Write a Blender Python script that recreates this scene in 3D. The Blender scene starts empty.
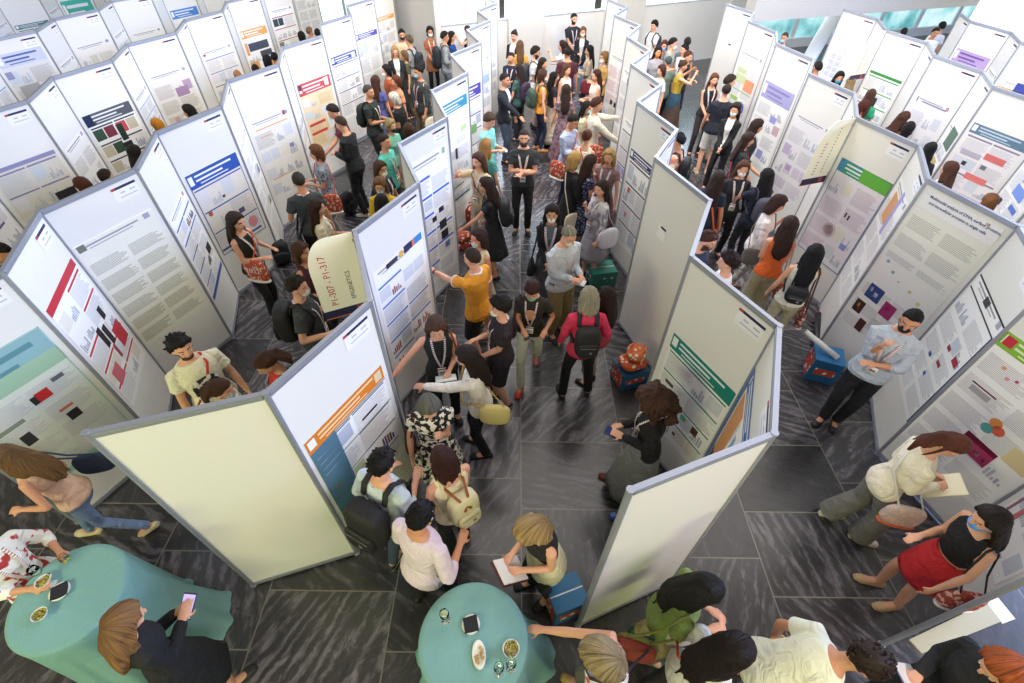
import bpy, bmesh, math, random
import numpy as np
from mathutils import Vector, Matrix
random.seed(7)
SC = bpy.context.scene
COL = SC.collection
# ------------------------------------------------------------------ camera
CAM_H = 4.7545
F_PX = 472.38
DEP, ROLL = math.radians(45.149), math.radians(0.77)
_F = np.array([0, math.cos(DEP), -math.sin(DEP)]); _X = np.array([1., 0, 0]); _U = np.cross(_X, _F)
CX = math.cos(ROLL) * _X + math.sin(ROLL) * _U
CU = -math.sin(ROLL) * _X + math.cos(ROLL) * _U
cam_d = bpy.data.cameras.new('camera'); cam = bpy.data.objects.new('camera', cam_d); COL.objects.link(cam)
cam_d.sensor_fit = 'HORIZONTAL'; cam_d.sensor_width = 36.0; cam_d.lens = F_PX * 36.0 / 1024.0
cam_d.clip_start = 0.05; cam_d.clip_end = 200
cam.matrix_world = Matrix(((CX[0], CU[0], -_F[0], 0), (CX[1], CU[1], -_F[1], 0), (CX[2], CU[2], -_F[2], CAM_H), (0, 0, 0, 1)))
SC.camera = cam
SC.view_settings.view_transform = 'Standard'; SC.view_settings.look = 'None'
SC.view_settings.gamma = 1.0; SC.view_settings.use_curve_mapping = False
SC.view_settings.exposure = 0.0
SC.render.film_transparent = False

def at(u, v, z=0.0):
    """the point of the hall at height z that the photograph shows at (u, v)"""
    d = CX * (u - 512) + CU * (341.5 - v) + _F * F_PX
    t = (z - CAM_H) / d[2]
    return np.array([d[0] * t, d[1] * t, z])

# ------------------------------------------------------------------ world and lights
wd = bpy.data.worlds.new('hall_air'); SC.world = wd; wd.use_nodes = True
bg = wd.node_tree.nodes['Background']; bg.inputs[0].default_value = (1.0, 0.92, 0.78, 1); bg.inputs[1].default_value = 0.25

def area(name, loc, target, size, size_y, power, col):
    L = bpy.data.lights.new(name, 'AREA'); L.shape = 'RECTANGLE'; L.size = size; L.size_y = size_y
    L.energy = power; L.color = col
    o = bpy.data.objects.new(name, L); COL.objects.link(o); o.location = loc
    o.rotation_euler = (Vector(target) - Vector(loc)).to_track_quat('-Z', 'Y').to_euler()
    return o
# daylight from the high glazing on the right side of the hall, cool
area('daylight_right_glazing', (24, 9, 11.5), (0, 7, 1), 16, 6, 9300, (0.46, 0.60, 1.0))
# daylight of the glazed rear side
area('daylight_rear_glazing', (1, 25, 7.5), (0, 8, 1.0), 16, 6, 6500, (0.68, 0.84, 1.0))
# warm ceiling lights of the hall
area('ceiling_lights_rear', (2.5, 10, 9), (2.5, 10, 0), 12, 11, 760, (1.0, 0.95, 0.91))
# warm downlights under the gallery the picture is taken from
area('gallery_downlights', (-0.6, -7.5, 2.7), (-1.0, 3.0, 1.6), 5, 1.2, 235, (0.90, 1.0, 0.38))
area('gallery_downlights_left', (-5.5, -2.5, 4.3), (1.5, 3.2, 1.4), 3, 1.0, 230, (1.0, 0.99, 0.60))
area('floor_fill_right', (4.2, -2.0, 5.6), (3.4, 2.6, 0.0), 4, 1.4, 250, (1.0, 0.88, 0.88))  # unseen fill, added to lighten the floor on the right
# unseen warm fill lamp, added to brighten the rear walls
area('rear_wall_fill', (2, 8, 7.5), (3, 17, 1.2), 12, 2, 1300, (1.0, 0.97, 0.94))

# ------------------------------------------------------------------ materials
def s2l(c): return tuple(((x / 12.92) if x <= 0.04045 else ((x + 0.055) / 1.055) ** 2.4) for x in c)
def hx(h):
    h = h.lstrip('#'); return s2l(tuple(int(h[i:i + 2], 16) / 255 for i in (0, 2, 4)))
MATS = {}
def nodes_of(m):
    m.use_nodes = True; nt = m.node_tree; return nt, nt.nodes['Principled BSDF']
def mat(spec, rough=0.6, metal=0.0, bump=0.0, bscale=60, coat=0.0, emit=0.0):
    """spec: '#rrggbb' or '#a|#b|kind|scale' for a two-colour pattern"""
    key = (spec, rough, metal, bump, bscale, coat, emit)
    if key in MATS: return MATS[key]
    m = bpy.data.materials.new('surface_' + spec.replace('#', '').replace('|', '_')); nt, b = nodes_of(m)
    parts = spec.split('|')
    c1 = hx(parts[0]); b.inputs['Base Color'].default_value = (*c1, 1)
    b.inputs['Roughness'].default_value = rough; b.inputs['Metallic'].default_value = metal
    if 'strand' in spec: b.inputs['Specular IOR Level'].default_value = 0.25
    if coat: b.inputs['Coat Weight'].default_value = coat
    if emit:
        b.inputs['Emission Color'].default_value = (*c1, 1); b.inputs['Emission Strength'].default_value = emit
    N = nt.nodes; Lk = nt.links
    tc = N.new('ShaderNodeTexCoord')
    if len(parts) > 1:
        c2 = hx(parts[1]); kind = parts[2]; sc = float(parts[3]) if len(parts) > 3 else 20
        mix = N.new('ShaderNodeMix'); mix.data_type = 'RGBA'
        a6, a7 = (7, 6) if kind == 'voro' else (6, 7); mix.inputs[a6].default_value = (*c1, 1); mix.inputs[a7].default_value = (*c2, 1)
        r = N.new('ShaderNodeValToRGB'); r.color_ramp.elements[0].position = 0.49; r.color_ramp.elements[1].position = 0.53
        if kind in ('blot', 'speck', 'strand', 'soft'):
            t = N.new('ShaderNodeTexNoise'); t.inputs['Scale'].default_value = sc; t.inputs['Detail'].default_value = 2
            if kind == 'speck': r.color_ramp.elements[0].position = 0.56; r.color_ramp.elements[1].position = 0.6
            if kind in ('strand', 'soft'): r.color_ramp.elements[0].position = 0.3; r.color_ramp.elements[1].position = 0.75
            if kind == 'strand':     # strands run out from the crown and down
                sx = N.new('ShaderNodeSeparateXYZ'); Lk.new(tc.outputs['Object'], sx.inputs[0])
                at2 = N.new('ShaderNodeMath'); at2.operation = 'ARCTAN2'; Lk.new(sx.outputs[0], at2.inputs[0]); Lk.new(sx.outputs[1], at2.inputs[1])
                am_ = N.new('ShaderNodeMath'); am_.operation = 'MULTIPLY'; am_.inputs[1].default_value = 0.9; Lk.new(at2.outputs[0], am_.inputs[0])
                zm_ = N.new('ShaderNodeMath'); zm_.operation = 'MULTIPLY'; zm_.inputs[1].default_value = 0.25; Lk.new(sx.outputs[2], zm_.inputs[0])
                cbx = N.new('ShaderNodeCombineXYZ'); Lk.new(am_.outputs[0], cbx.inputs[0]); Lk.new(zm_.outputs[0], cbx.inputs[1]); Lk.new(cbx.outputs[0], t.inputs['Vector'])
                t.inputs['Distortion'].default_value = 0.4
                hb_ = N.new('ShaderNodeBump'); hb_.inputs['Strength'].default_value = 0.8; hb_.inputs['Distance'].default_value = 0.02; Lk.new(t.outputs['Fac'], hb_.inputs['Height']); Lk.new(hb_.outputs[0], b.inputs['Normal'])
            else: Lk.new(tc.outputs['Object'], t.inputs['Vector'])
            Lk.new(t.outputs['Fac'], r.inputs[0])
        elif kind == 'stripe':
            t = N.new('ShaderNodeTexWave'); t.bands_direction = 'Z'; t.inputs['Scale'].default_value = sc
            Lk.new(tc.outputs['Object'], t.inputs['Vector']); Lk.new(t.outputs['Fac'], r.inputs[0])
        elif kind == 'voro':
            t = N.new('ShaderNodeTexVoronoi'); t.inputs['Scale'].default_value = sc
            r.color_ramp.elements[0].position = 0.3; r.color_ramp.elements[1].position = 0.36
            Lk.new(tc.outputs['Object'], t.inputs['Vector']); Lk.new(t.outputs['Distance'], r.inputs[0])
        Lk.new(r.outputs[0], mix.inputs[0]); Lk.new(mix.outputs[2], b.inputs['Base Color'])
    if bump:
        t = N.new('ShaderNodeTexNoise'); t.inputs['Scale'].default_value = bscale; t.inputs['Detail'].default_value = 3
        Lk.new(tc.outputs['Object'], t.inputs['Vector'])
        bp = N.new('ShaderNodeBump'); bp.inputs['Strength'].default_value = bump; bp.inputs['Distance'].default_value = 0.05 if bscale < 10 else 0.02; t.inputs['Distortion'].default_value = 1.2 if bscale < 10 else 0
        Lk.new(t.outputs['Fac'], bp.inputs['Height']); Lk.new(bp.outputs[0], b.inputs['Normal'])
    MATS[key] = m
    return m
def cloth(spec): return mat(spec, 0.85, 0, 0.85, 8)
def hairm(hexv):
    c = hexv.lstrip('#'); d = ''.join('%02x' % max(0, int(int(c[i:i + 2], 16) * 0.60)) for i in (0, 2, 4))
    l = ''.join('%02x' % min(255, int(int(c[i:i + 2], 16) * 1.18)) for i in (0, 2, 4))
    return mat('#%s|#%s|strand|22' % (d, l), 0.62)
SKIN = {'l': '#d9a183', 'm': '#c98f6c', 't': '#b07450', 'd': '#7d5038'}
def skinm(k): return mat(SKIN[k], 0.5, 0, 0.08, 120)

# ------------------------------------------------------------------ object bookkeeping
def tag(o, label=None, cat=None, group=None, kind=None):
    if label: o['label'] = label
    if cat: o['category'] = cat
    if group: o['group'] = group
    if kind: o['kind'] = kind
    return o
def empty(name, loc=(0, 0, 0), rz=0.0, label=None, cat=None, group=None):
    o = bpy.data.objects.new(name, None); COL.objects.link(o); o.location = loc; o.rotation_euler = (0, 0, rz)
    o.empty_display_size = 0.1
    return tag(o, label, cat, group)
class MB:
    """collects shapes into one mesh"""
    def __init__(s): s.V = []; s.F = []; s.M = []; s.n = 0
    def add(s, v, f, m=0):
        v = np.asarray(v, float); s.V.append(v)
        for q in f: s.F.append([i + s.n for i in q]); s.M.append(m)
        s.n += len(v)
    def box(s, c, sz, R=None, m=0):
        x, y, z = np.array(sz) / 2
        v = np.array([[a * x, b * y, d * z] for a in (-1, 1) for b in (-1, 1) for d in (-1, 1)])
        if R is not None: v = v @ np.array(R).T
        s.add(v + np.array(c), [(0, 1, 3, 2), (4, 6, 7, 5), (0, 4, 5, 1), (2, 3, 7, 6), (0, 2, 6, 4), (1, 5, 7, 3)], m)
    def rbox(s, c, sz, R=None, m=0, r=0.2, n=6):
        """rounded (superellipsoid) block"""
        v, f = uvs(2 * n, 4 * n)
        e = r * 2
        w = np.sign(v) * np.abs(v) ** e
        w = w / np.maximum(np.abs(w).max(axis=1, keepdims=True), 1e-6) * (np.abs(v).max(axis=1, keepdims=True) ** e)
        w = w * np.array(sz) / 2
        if R is not None: w = w @ np.array(R).T
        s.add(w + np.array(c), f, m)
    def ell(s, c, rad, R=None, m=0, n=10):
        v, f = uvs(n, 2 * n); v = v * np.array(rad)
        if R is not None: v = v @ np.array(R).T
        s.add(v + np.array(c), f, m)
    def tube(s, P, rad, side=None, seg=12, m=0, cap=True, round_=True):
        P = [np.array(p, float) for p in P]
        rad = [(r, r) if np.isscalar(r) else r for r in rad]
        if round_ and cap:   # rounded ends
            def ext(p, q, r):
                d = p - q; L = np.linalg.norm(d); d = d / (L + 1e-9); k = min(r)
                return [(p + d * k * 0.55, (r[0] * .8, r[1] * .8)), (p + d * k * 0.9, (r[0] * .42, r[1] * .42))]
            a = ext(P[0], P[1], rad[0])[::-1]; b = ext(P[-1], P[-2], rad[-1])
            P = [x[0] for x in a] + P + [x[0] for x in b]; rad = [x[1] for x in a] + rad + [x[1] for x in b]
        n = len(P); T = []
        for i in range(n):
            t = P[min(i + 1, n - 1)] - P[max(i - 1, 0)]; T.append(t / (np.linalg.norm(t) + 1e-9))
        ref = np.array(side, float) if side is not None else (np.array([1., 0, 0]) if abs(T[0][0]) < 0.9 else np.array([0, 1., 0]))
        V = []; ang = np.linspace(0, 2 * math.pi, seg, endpoint=False)
        a = ref
        for i in range(n):
            base = ref if side is not None else a
            a2 = base - T[i] * (base @ T[i]); L = np.linalg.norm(a2)
            a = a2 / L if L > 1e-3 else a
            b = np.cross(T[i], a)
            V.append(P[i] + np.outer(np.cos(ang), a) * rad[i][0] + np.outer(np.sin(ang), b) * rad[i][1])
        V = np.concatenate(V); Fc = []
        for i in range(n - 1):
            for k in range(seg):
                k2 = (k + 1) % seg
                Fc.append((i * seg + k, i * seg + k2, (i + 1) * seg + k2, (i + 1) * seg + k))
        if cap: Fc.append(tuple(range(seg))[::-1]); Fc.append(tuple((n - 1) * seg + k for k in range(seg)))
        s.add(V, Fc, m)
    def prism(s, pts, z0, z1, m=0):
        n = len(pts); v = [(x, y, z0) for x, y in pts] + [(x, y, z1) for x, y in pts]
        s.add(v, [tuple(range(n))[::-1], tuple(range(n, 2 * n))] + [(i, (i + 1) % n, n + (i + 1) % n, n + i) for i in range(n)], m)
    def lathe(s, prof, c=(0, 0, 0), seg=24, m=0):
        V = []; n = len(prof)
        for r, z in prof:
            for k in range(seg): V.append((c[0] + r * math.cos(2 * math.pi * k / seg), c[1] + r * math.sin(2 * math.pi * k / seg), c[2] + z))
        Fc = [(i * seg + k, i * seg + (k + 1) % seg, (i + 1) * seg + (k + 1) % seg, (i + 1) * seg + k) for i in range(n - 1) for k in range(seg)]
        Fc += [tuple(range(seg))[::-1], tuple((n - 1) * seg + k for k in range(seg))]
        s.add(V, Fc, m)
    def verts(s): return np.concatenate(s.V) if s.V else np.zeros((0, 3))
    def xf(s, fn): s.V = [fn(np.concatenate(s.V))] if s.V else []
    def mesh(s, name, mats, smooth=True):
        me = bpy.data.meshes.new(name); me.from_pydata(s.verts().tolist(), [], s.F)
        for m in mats: me.materials.append(m)
        me.polygons.foreach_set('material_index', s.M); me.polygons.foreach_set('use_smooth', [smooth] * len(s.F))
        me.update(); return me
    def obj(s, name, mats, parent=None, smooth=False, loc=None):
        if not isinstance(mats, (list, tuple)): mats = [mats]
        o = bpy.data.objects.new(name, s.mesh(name, mats, smooth)); COL.objects.link(o)
        if parent is not None: o.parent = parent
        if loc is not None: o.location = loc
        return o
_uv = {}
def uvs(n, m):
    if (n, m) in _uv: return _uv[(n, m)]
    V = [(0, 0, 1.)]
    for i in range(1, n):
        t = math.pi * i / n
        for k in range(m):
            p = 2 * math.pi * k / m; V.append((math.sin(t) * math.cos(p), math.sin(t) * math.sin(p), math.cos(t)))
    V.append((0, 0, -1.)); Fc = [(0, 1 + k, 1 + (k + 1) % m) for k in range(m)]
    for i in range(n - 2):
        for k in range(m):
            a = 1 + i * m + k; b = 1 + i * m + (k + 1) % m; Fc.append((a, a + m, b + m, b))
    L = len(V) - 1; o = 1 + (n - 2) * m
    Fc += [(L, o + (k + 1) % m, o + k) for k in range(m)]
    _uv[(n, m)] = (np.array(V), Fc); return _uv[(n, m)]
def rotm(ax, a):
    c, s = math.cos(a), math.sin(a)
    if ax == 'x': return np.array([[1, 0, 0], [0, c, -s], [0, s, c]])
    if ax == 'y': return np.array([[c, 0, s], [0, 1, 0], [-s, 0, c]])
    return np.array([[c, -s, 0], [s, c, 0], [0, 0, 1.]])
# ------------------------------------------------------------------ the hall
def floor_material():
    m = bpy.data.materials.new('slate_floor'); nt, b = nodes_of(m); N = nt.nodes; L = nt.links
    tc = N.new('ShaderNodeTexCoord'); sp = N.new('ShaderNodeSeparateXYZ'); L.new(tc.outputs['Object'], sp.inputs[0])
    ax = N.new('ShaderNodeMath'); ax.operation = 'ADD'; ax.inputs[1].default_value = 40 * 1.17 - 0.12; L.new(sp.outputs[0], ax.inputs[0])
    ay = N.new('ShaderNodeMath'); ay.operation = 'ADD'; ay.inputs[1].default_value = 30.2; L.new(sp.outputs[1], ay.inputs[0])
    cb = N.new('ShaderNodeCombineXYZ'); L.new(ay.outputs[0], cb.inputs[0]); L.new(ax.outputs[0], cb.inputs[1])
    bk = N.new('ShaderNodeTexBrick'); L.new(cb.outputs[0], bk.inputs['Vector'])
    bk.inputs['Scale'].default_value = 1.0; bk.inputs['Brick Width'].default_value = 0.82; bk.inputs['Row Height'].default_value = 1.17
    bk.inputs['Mortar Size'].default_value = 0.006; bk.inputs['Mortar Smooth'].default_value = 0.1
    bk.inputs['Color1'].default_value = (0, 0, 0, 1); bk.inputs['Color2'].default_value = (1, 1, 1, 1)
    bk.offset = 0.42
    rt = N.new('ShaderNodeVectorRotate'); rt.rotation_type = 'Z_AXIS'
    am = N.new('ShaderNodeMath'); am.operation = 'MULTIPLY'; am.inputs[1].default_value = 2.6
    L.new(bk.outputs['Color'], am.inputs[0]); L.new(am.outputs[0], rt.inputs['Angle']); L.new(tc.outputs['Object'], rt.inputs['Vector'])
    vm = N.new('ShaderNodeVectorMath'); vm.operation = 'MULTIPLY_ADD'; vm.inputs[1].default_value = (17, 11, 3)
    L.new(bk.outputs['Color'], vm.inputs[0]); L.new(rt.outputs[0], vm.inputs[2])
    st = N.new('ShaderNodeMapping'); st.inputs['Scale'].default_value = (0.55, 1.5, 1); L.new(vm.outputs[0], st.inputs[0])
    wv = N.new('ShaderNodeTexWave'); wv.wave_type = 'BANDS'; wv.bands_direction = 'Y'; wv.inputs['Scale'].default_value = 1.7; wv.inputs['Distortion'].default_value = 24
    wv.inputs['Detail'].default_value = 6; wv.inputs['Detail Scale'].default_value = 0.55; wv.inputs['Detail Roughness'].default_value = 0.62
    L.new(st.outputs[0], wv.inputs['Vector'])
    ns = N.new('ShaderNodeTexNoise'); ns.inputs['Scale'].default_value = 5.5; ns.inputs['Detail'].default_value = 8; ns.inputs['Roughness'].default_value = 0.72
    ns.inputs['Distortion'].default_value = 0.8; L.new(st.outputs[0], ns.inputs['Vector'])
    wr_ = N.new('ShaderNodeTexWhiteNoise'); wr_.noise_dimensions = '1D'; L.new(am.outputs[0], wr_.inputs['W'])
    ww_ = N.new('ShaderNodeMapRange'); ww_.inputs['To Min'].default_value = 0.02; ww_.inputs['To Max'].default_value = 0.25; L.new(wr_.outputs['Value'], ww_.inputs[0])
    wm = N.new('ShaderNodeMath'); wm.operation = 'MULTIPLY'; L.new(ww_.outputs[0], wm.inputs[1]); L.new(wv.outputs['Fac'], wm.inputs[0])
    mx = N.new('ShaderNodeMath'); mx.operation = 'MULTIPLY_ADD'; mx.inputs[1].default_value = 1.0; L.new(ns.outputs['Fac'], mx.inputs[0]); L.new(wm.outputs[0], mx.inputs[2])
    rp = N.new('ShaderNodeValToRGB'); rp.color_ramp.elements[0].position = 0.30; rp.color_ramp.elements[1].position = 0.92
    rp.color_ramp.elements[0].color = (0.022, 0.022, 0.024, 1); rp.color_ramp.elements[1].color = (0.24, 0.215, 0.255, 1)
    e = rp.color_ramp.elements.new(0.6); e.color = (0.046, 0.044, 0.049, 1)
    L.new(mx.outputs[0], rp.inputs[0])
    tb = N.new('ShaderNodeMapRange'); tb.inputs['To Min'].default_value = 0.6; tb.inputs['To Max'].default_value = 1.3; L.new(bk.outputs['Color'], tb.inputs[0])
    ml = N.new('ShaderNodeVectorMath'); ml.operation = 'SCALE'; L.new(rp.outputs[0], ml.inputs[0]); L.new(tb.outputs[0], ml.inputs['Scale'])
    gm = N.new('ShaderNodeMix'); gm.data_type = 'RGBA'; gm.inputs[7].default_value = (0.20, 0.185, 0.15, 1)
    L.new(bk.outputs['Fac'], gm.inputs[0]); L.new(ml.outputs[0], gm.inputs[6]); L.new(gm.outputs[2], b.inputs['Base Color'])
    b.inputs['Roughness'].default_value = 0.24; b.inputs['Specular IOR Level'].default_value = 0.75
    bp = N.new('ShaderNodeBump'); bp.inputs['Strength'].default_value = 0.05; bp.inputs['Distance'].default_value = 0.01
    L.new(mx.outputs[0], bp.inputs['Height']); L.new(bp.outputs[0], b.inputs['Normal'])
    return m
m = MB(); m.box((2, 12, -0.1), (50, 44, 0.2)); tag(m.obj('floor', floor_material()), kind='structure')

WALLM = mat('#dcdad6', 0.7, 0, 0.05, 3)
PIERM = mat('#cfccc6', 0.7, 0, 0.05, 3)
GLOW = mat('#e8f4ff', 0.5, emit=1.6)
FRAME = mat('#b9bdc2', 0.4, 0.5)
def glass_material():
    m = bpy.data.materials.new('sunlit_glazing'); nt, b = nodes_of(m); N = nt.nodes; L = nt.links
    tc = N.new('ShaderNodeTexCoord'); ns = N.new('ShaderNodeTexNoise'); ns.inputs['Scale'].default_value = 0.9; ns.inputs['Detail'].default_value = 4
    L.new(tc.outputs['Object'], ns.inputs['Vector']); rp = N.new('ShaderNodeValToRGB')
    rp.color_ramp.elements[0].position = 0.36; rp.color_ramp.elements[0].color = (*hx('#5fa8ae'), 1)
    rp.color_ramp.elements[1].position = 0.62; rp.color_ramp.elements[1].color = (*hx('#dcfafb'), 1)
    e = rp.color_ramp.elements.new(0.48); e.color = (*hx('#a4e2e6'), 1)
    L.new(ns.outputs['Fac'], rp.inputs[0]); L.new(rp.outputs[0], b.inputs['Emission Color']); b.inputs['Emission Strength'].default_value = 1.0
    b.inputs['Base Color'].default_value = (0.05, 0.1, 0.1, 1); b.inputs['Roughness'].default_value = 0.1
    return m
GLASS = glass_material()
def wall_seg(name, a, b, z0, z1, t=0.2, m=WALLM, kind='structure'):
    a = np.array(a, float); b = np.array(b, float); d = b - a; L = np.linalg.norm(d); w = math.atan2(d[1], d[0])
    mb = MB(); mb.box(((L / 2), 0, (z0 + z1) / 2), (L, t, z1 - z0)); o = mb.obj(name, m, loc=(a[0], a[1], 0)); o.rotation_euler = (0, 0, w)
    return tag(o, kind=kind)
WD = np.array([0.896, 0.443]); W0 = np.array([-2.11, 14.75])
def wp(x): return W0 + WD * (x - W0[0]) / WD[0]
def wbk(x, back=0.0): return wp(x) + np.array([-WD[1], WD[0]]) * back
LOWZ = 1.755
for i, (x0, x1) in enumerate([(-2.0, -0.28), (0.72, 2.6), (3.9, 7.1)]):
    wall_seg('wall_back_low', wp(x0), wp(x1), 0, LOWZ, 0.15)
    g = wall_seg('window_%d' % (i + 1), wbk(x0, 0.5), wbk(x1, 0.5), LOWZ - 1.0, 5.5, 0.04, GLOW)
    mb = MB(); mb.box((0, 0, LOWZ), (np.linalg.norm(wp(x1) - wp(x0)), 0.17, 0.03))
    c = (wp(x0) + wp(x1)) / 2; o = mb.obj('trim_%d' % (i + 1), FRAME, loc=(c[0], c[1], 0)); o.rotation_euler = (0, 0, math.atan2(WD[1], WD[0])); tag(o, kind='structure')
for x0, x1 in [(-0.28, 0.72), (2.6, 3.9), (7.1, 8.4)]:
    wall_seg('wall_back_pier', wbk(x0, -0.02), wbk(x1, -0.02), 0, 7, 0.3, PIERM)
wall_seg('wall_back_return', (-3.35, 16.4), (-2.05, 14.72), 0, 7, 0.2, PIERM)
wall_seg('wall_left_rear', (-24, 19), (-3.35, 19), 0, 7, 0.2, PIERM)
wall_seg('wall_left_return', (-3.35, 19), (-3.35, 16.4), 0, 7, 0.2, PIERM)
for i, (x0, x1) in enumerate([(-7.9, -4.6), (-16.5, -13.0), (-21, -18)]):
    wall_seg('window_%d' % (i + 4), (x0, 18.86), (x1, 18.86), 0.3, 5, 0.04, mat('#dff6ff', 0.4, emit=1.15))
    for k in range(4):
        x = x0 + (x1 - x0) * k / 3; wall_seg('trim_%d' % (i * 4 + k + 10), (x - 0.04, 18.82), (x + 0.04, 18.82), 0.3, 5, 0.08, FRAME)
# the low bulkhead on the right with the glazed front behind it
FA = np.array([5.95, 14.57]); FB = np.array([23.5, 20.55]); FD = (FB - FA) / np.linalg.norm(FB - FA); FN = np.array([-FD[1], FD[0]])
wall_seg('wall_right_bulkhead', FA, FB, 2.0, 6.5, 0.35, mat('#b5b0a8', 0.7, 0, 0.05, 3))
def glazed(name, a, b, z0, z1, n, m=None):
    wall_seg(name, a, b, z0, z1, 0.04, m or GLASS)
    a = np.array(a); b = np.array(b); d = (b - a) / np.linalg.norm(b - a)
    for k in range(n + 1):
        p = a + (b - a) * k / n; wall_seg('trim_mullion', p - d * 0.09, p + d * 0.09, z0, z1, 0.16, mat('#eef3f6', 0.4))
    wall_seg('trim_sill', a, b, 0, z0, 0.3, mat('#f0f3f5', 0.5))
glazed('window_7', FA + FN * 4.5, FB + FN * 4.5, 0.3, 3.2, 9)
wall_seg('window_8', (13.6, 17.0), (16.6, 11.5), 0, 6, 0.04, mat('#e6f2ff', 0.5, emit=0.85))  # white wall, not glazing; its brightness is put in as emission
mb = MB(); mb.tube([(8.9, 16.5, 0.0), (10.6, 18.6, 2.4)], [(0.22, 0.10)] * 2, seg=10); tag(mb.obj('trim_stair_string', mat('#f2f5f7', 0.4), smooth=True), kind='structure')

# ------------------------------------------------------------------ exhibition panels
PH = 2.5
BOARD = mat('#e8e6e1', 0.42, 0, 0.02, 4)
ALU = mat('#a9acb6', 0.42, 0.55)
PAPER = '#f4f3f1'
def panel(P0, P1, label, sides=(1,), posts=(True, False), sign=True):
    P0 = np.array(P0); P1 = np.array(P1); d = P1 - P0; L = np.linalg.norm(d)
    root = empty('exhibition_panel', (P0[0], P0[1], 0), math.atan2(d[1], d[0]), label, 'exhibition panel', 'zigzag walls of exhibition panels')
    m = MB(); m.box((L / 2, 0, PH / 2 + 0.02), (L - 0.03, 0.014, PH - 0.10)); m.obj('board', BOARD, root)
    for z, nm in ((PH - 0.024, 'top_rail'), (0.045, 'bottom_rail')):
        m = MB(); m.box((L / 2, 0, z), (L - 0.035, 0.034, 0.048)); m.box((L / 2, 0, z), (L - 0.035, 0.040, 0.010)); m.obj(nm, ALU, root)
    for k, x in enumerate((0, L)):
        if posts[k]:
            m = MB(); m.lathe([(0.021, 0.02), (0.021, PH - 0.012), (0.024, PH - 0.01), (0.024, PH + 0.004)], (x, 0, 0), 8)
            m.lathe([(0.032, 0.0), (0.032, 0.02)], (x, 0, 0), 8); m.obj('post', ALU, root)
    if sign:
        for s in sides:
            r = 1 if s < 0 else -1   # viewer's right along +x or -x
            x0 = L - 0.04 if s < 0 else 0.04
            m = MB(); y = s * 0.0085
            def rect(a, b, z0, z1, mi, e):   # a,b: distance from the viewer's right edge
                m.box((x0 - r * (a + b) / 2, y + s * e / 2, (z0 + z1) / 2), (b - a, e, z1 - z0), m=mi)
            rect(0.03, 0.29, PH - 0.24, PH - 0.085, 0, 0.001); rect(0.03, 0.25, PH - 0.115, PH - 0.09, 1, 0.002); rect(0.25, 0.29, PH - 0.115, PH - 0.09, 2, 0.002)
            rect(0.06, 0.12, PH - 0.165, PH - 0.150, 3, 0.002); rect(0.17, 0.22, PH - 0.165, PH - 0.150, 3, 0.002); rect(0.05, 0.24, PH - 0.205, PH - 0.195, 3, 0.002)
            m.obj('number_sign', [mat('#f0eff2'), mat('#2b2550'), mat('#b03a48'), mat('#b9bcd6')], root)
    return root

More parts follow.
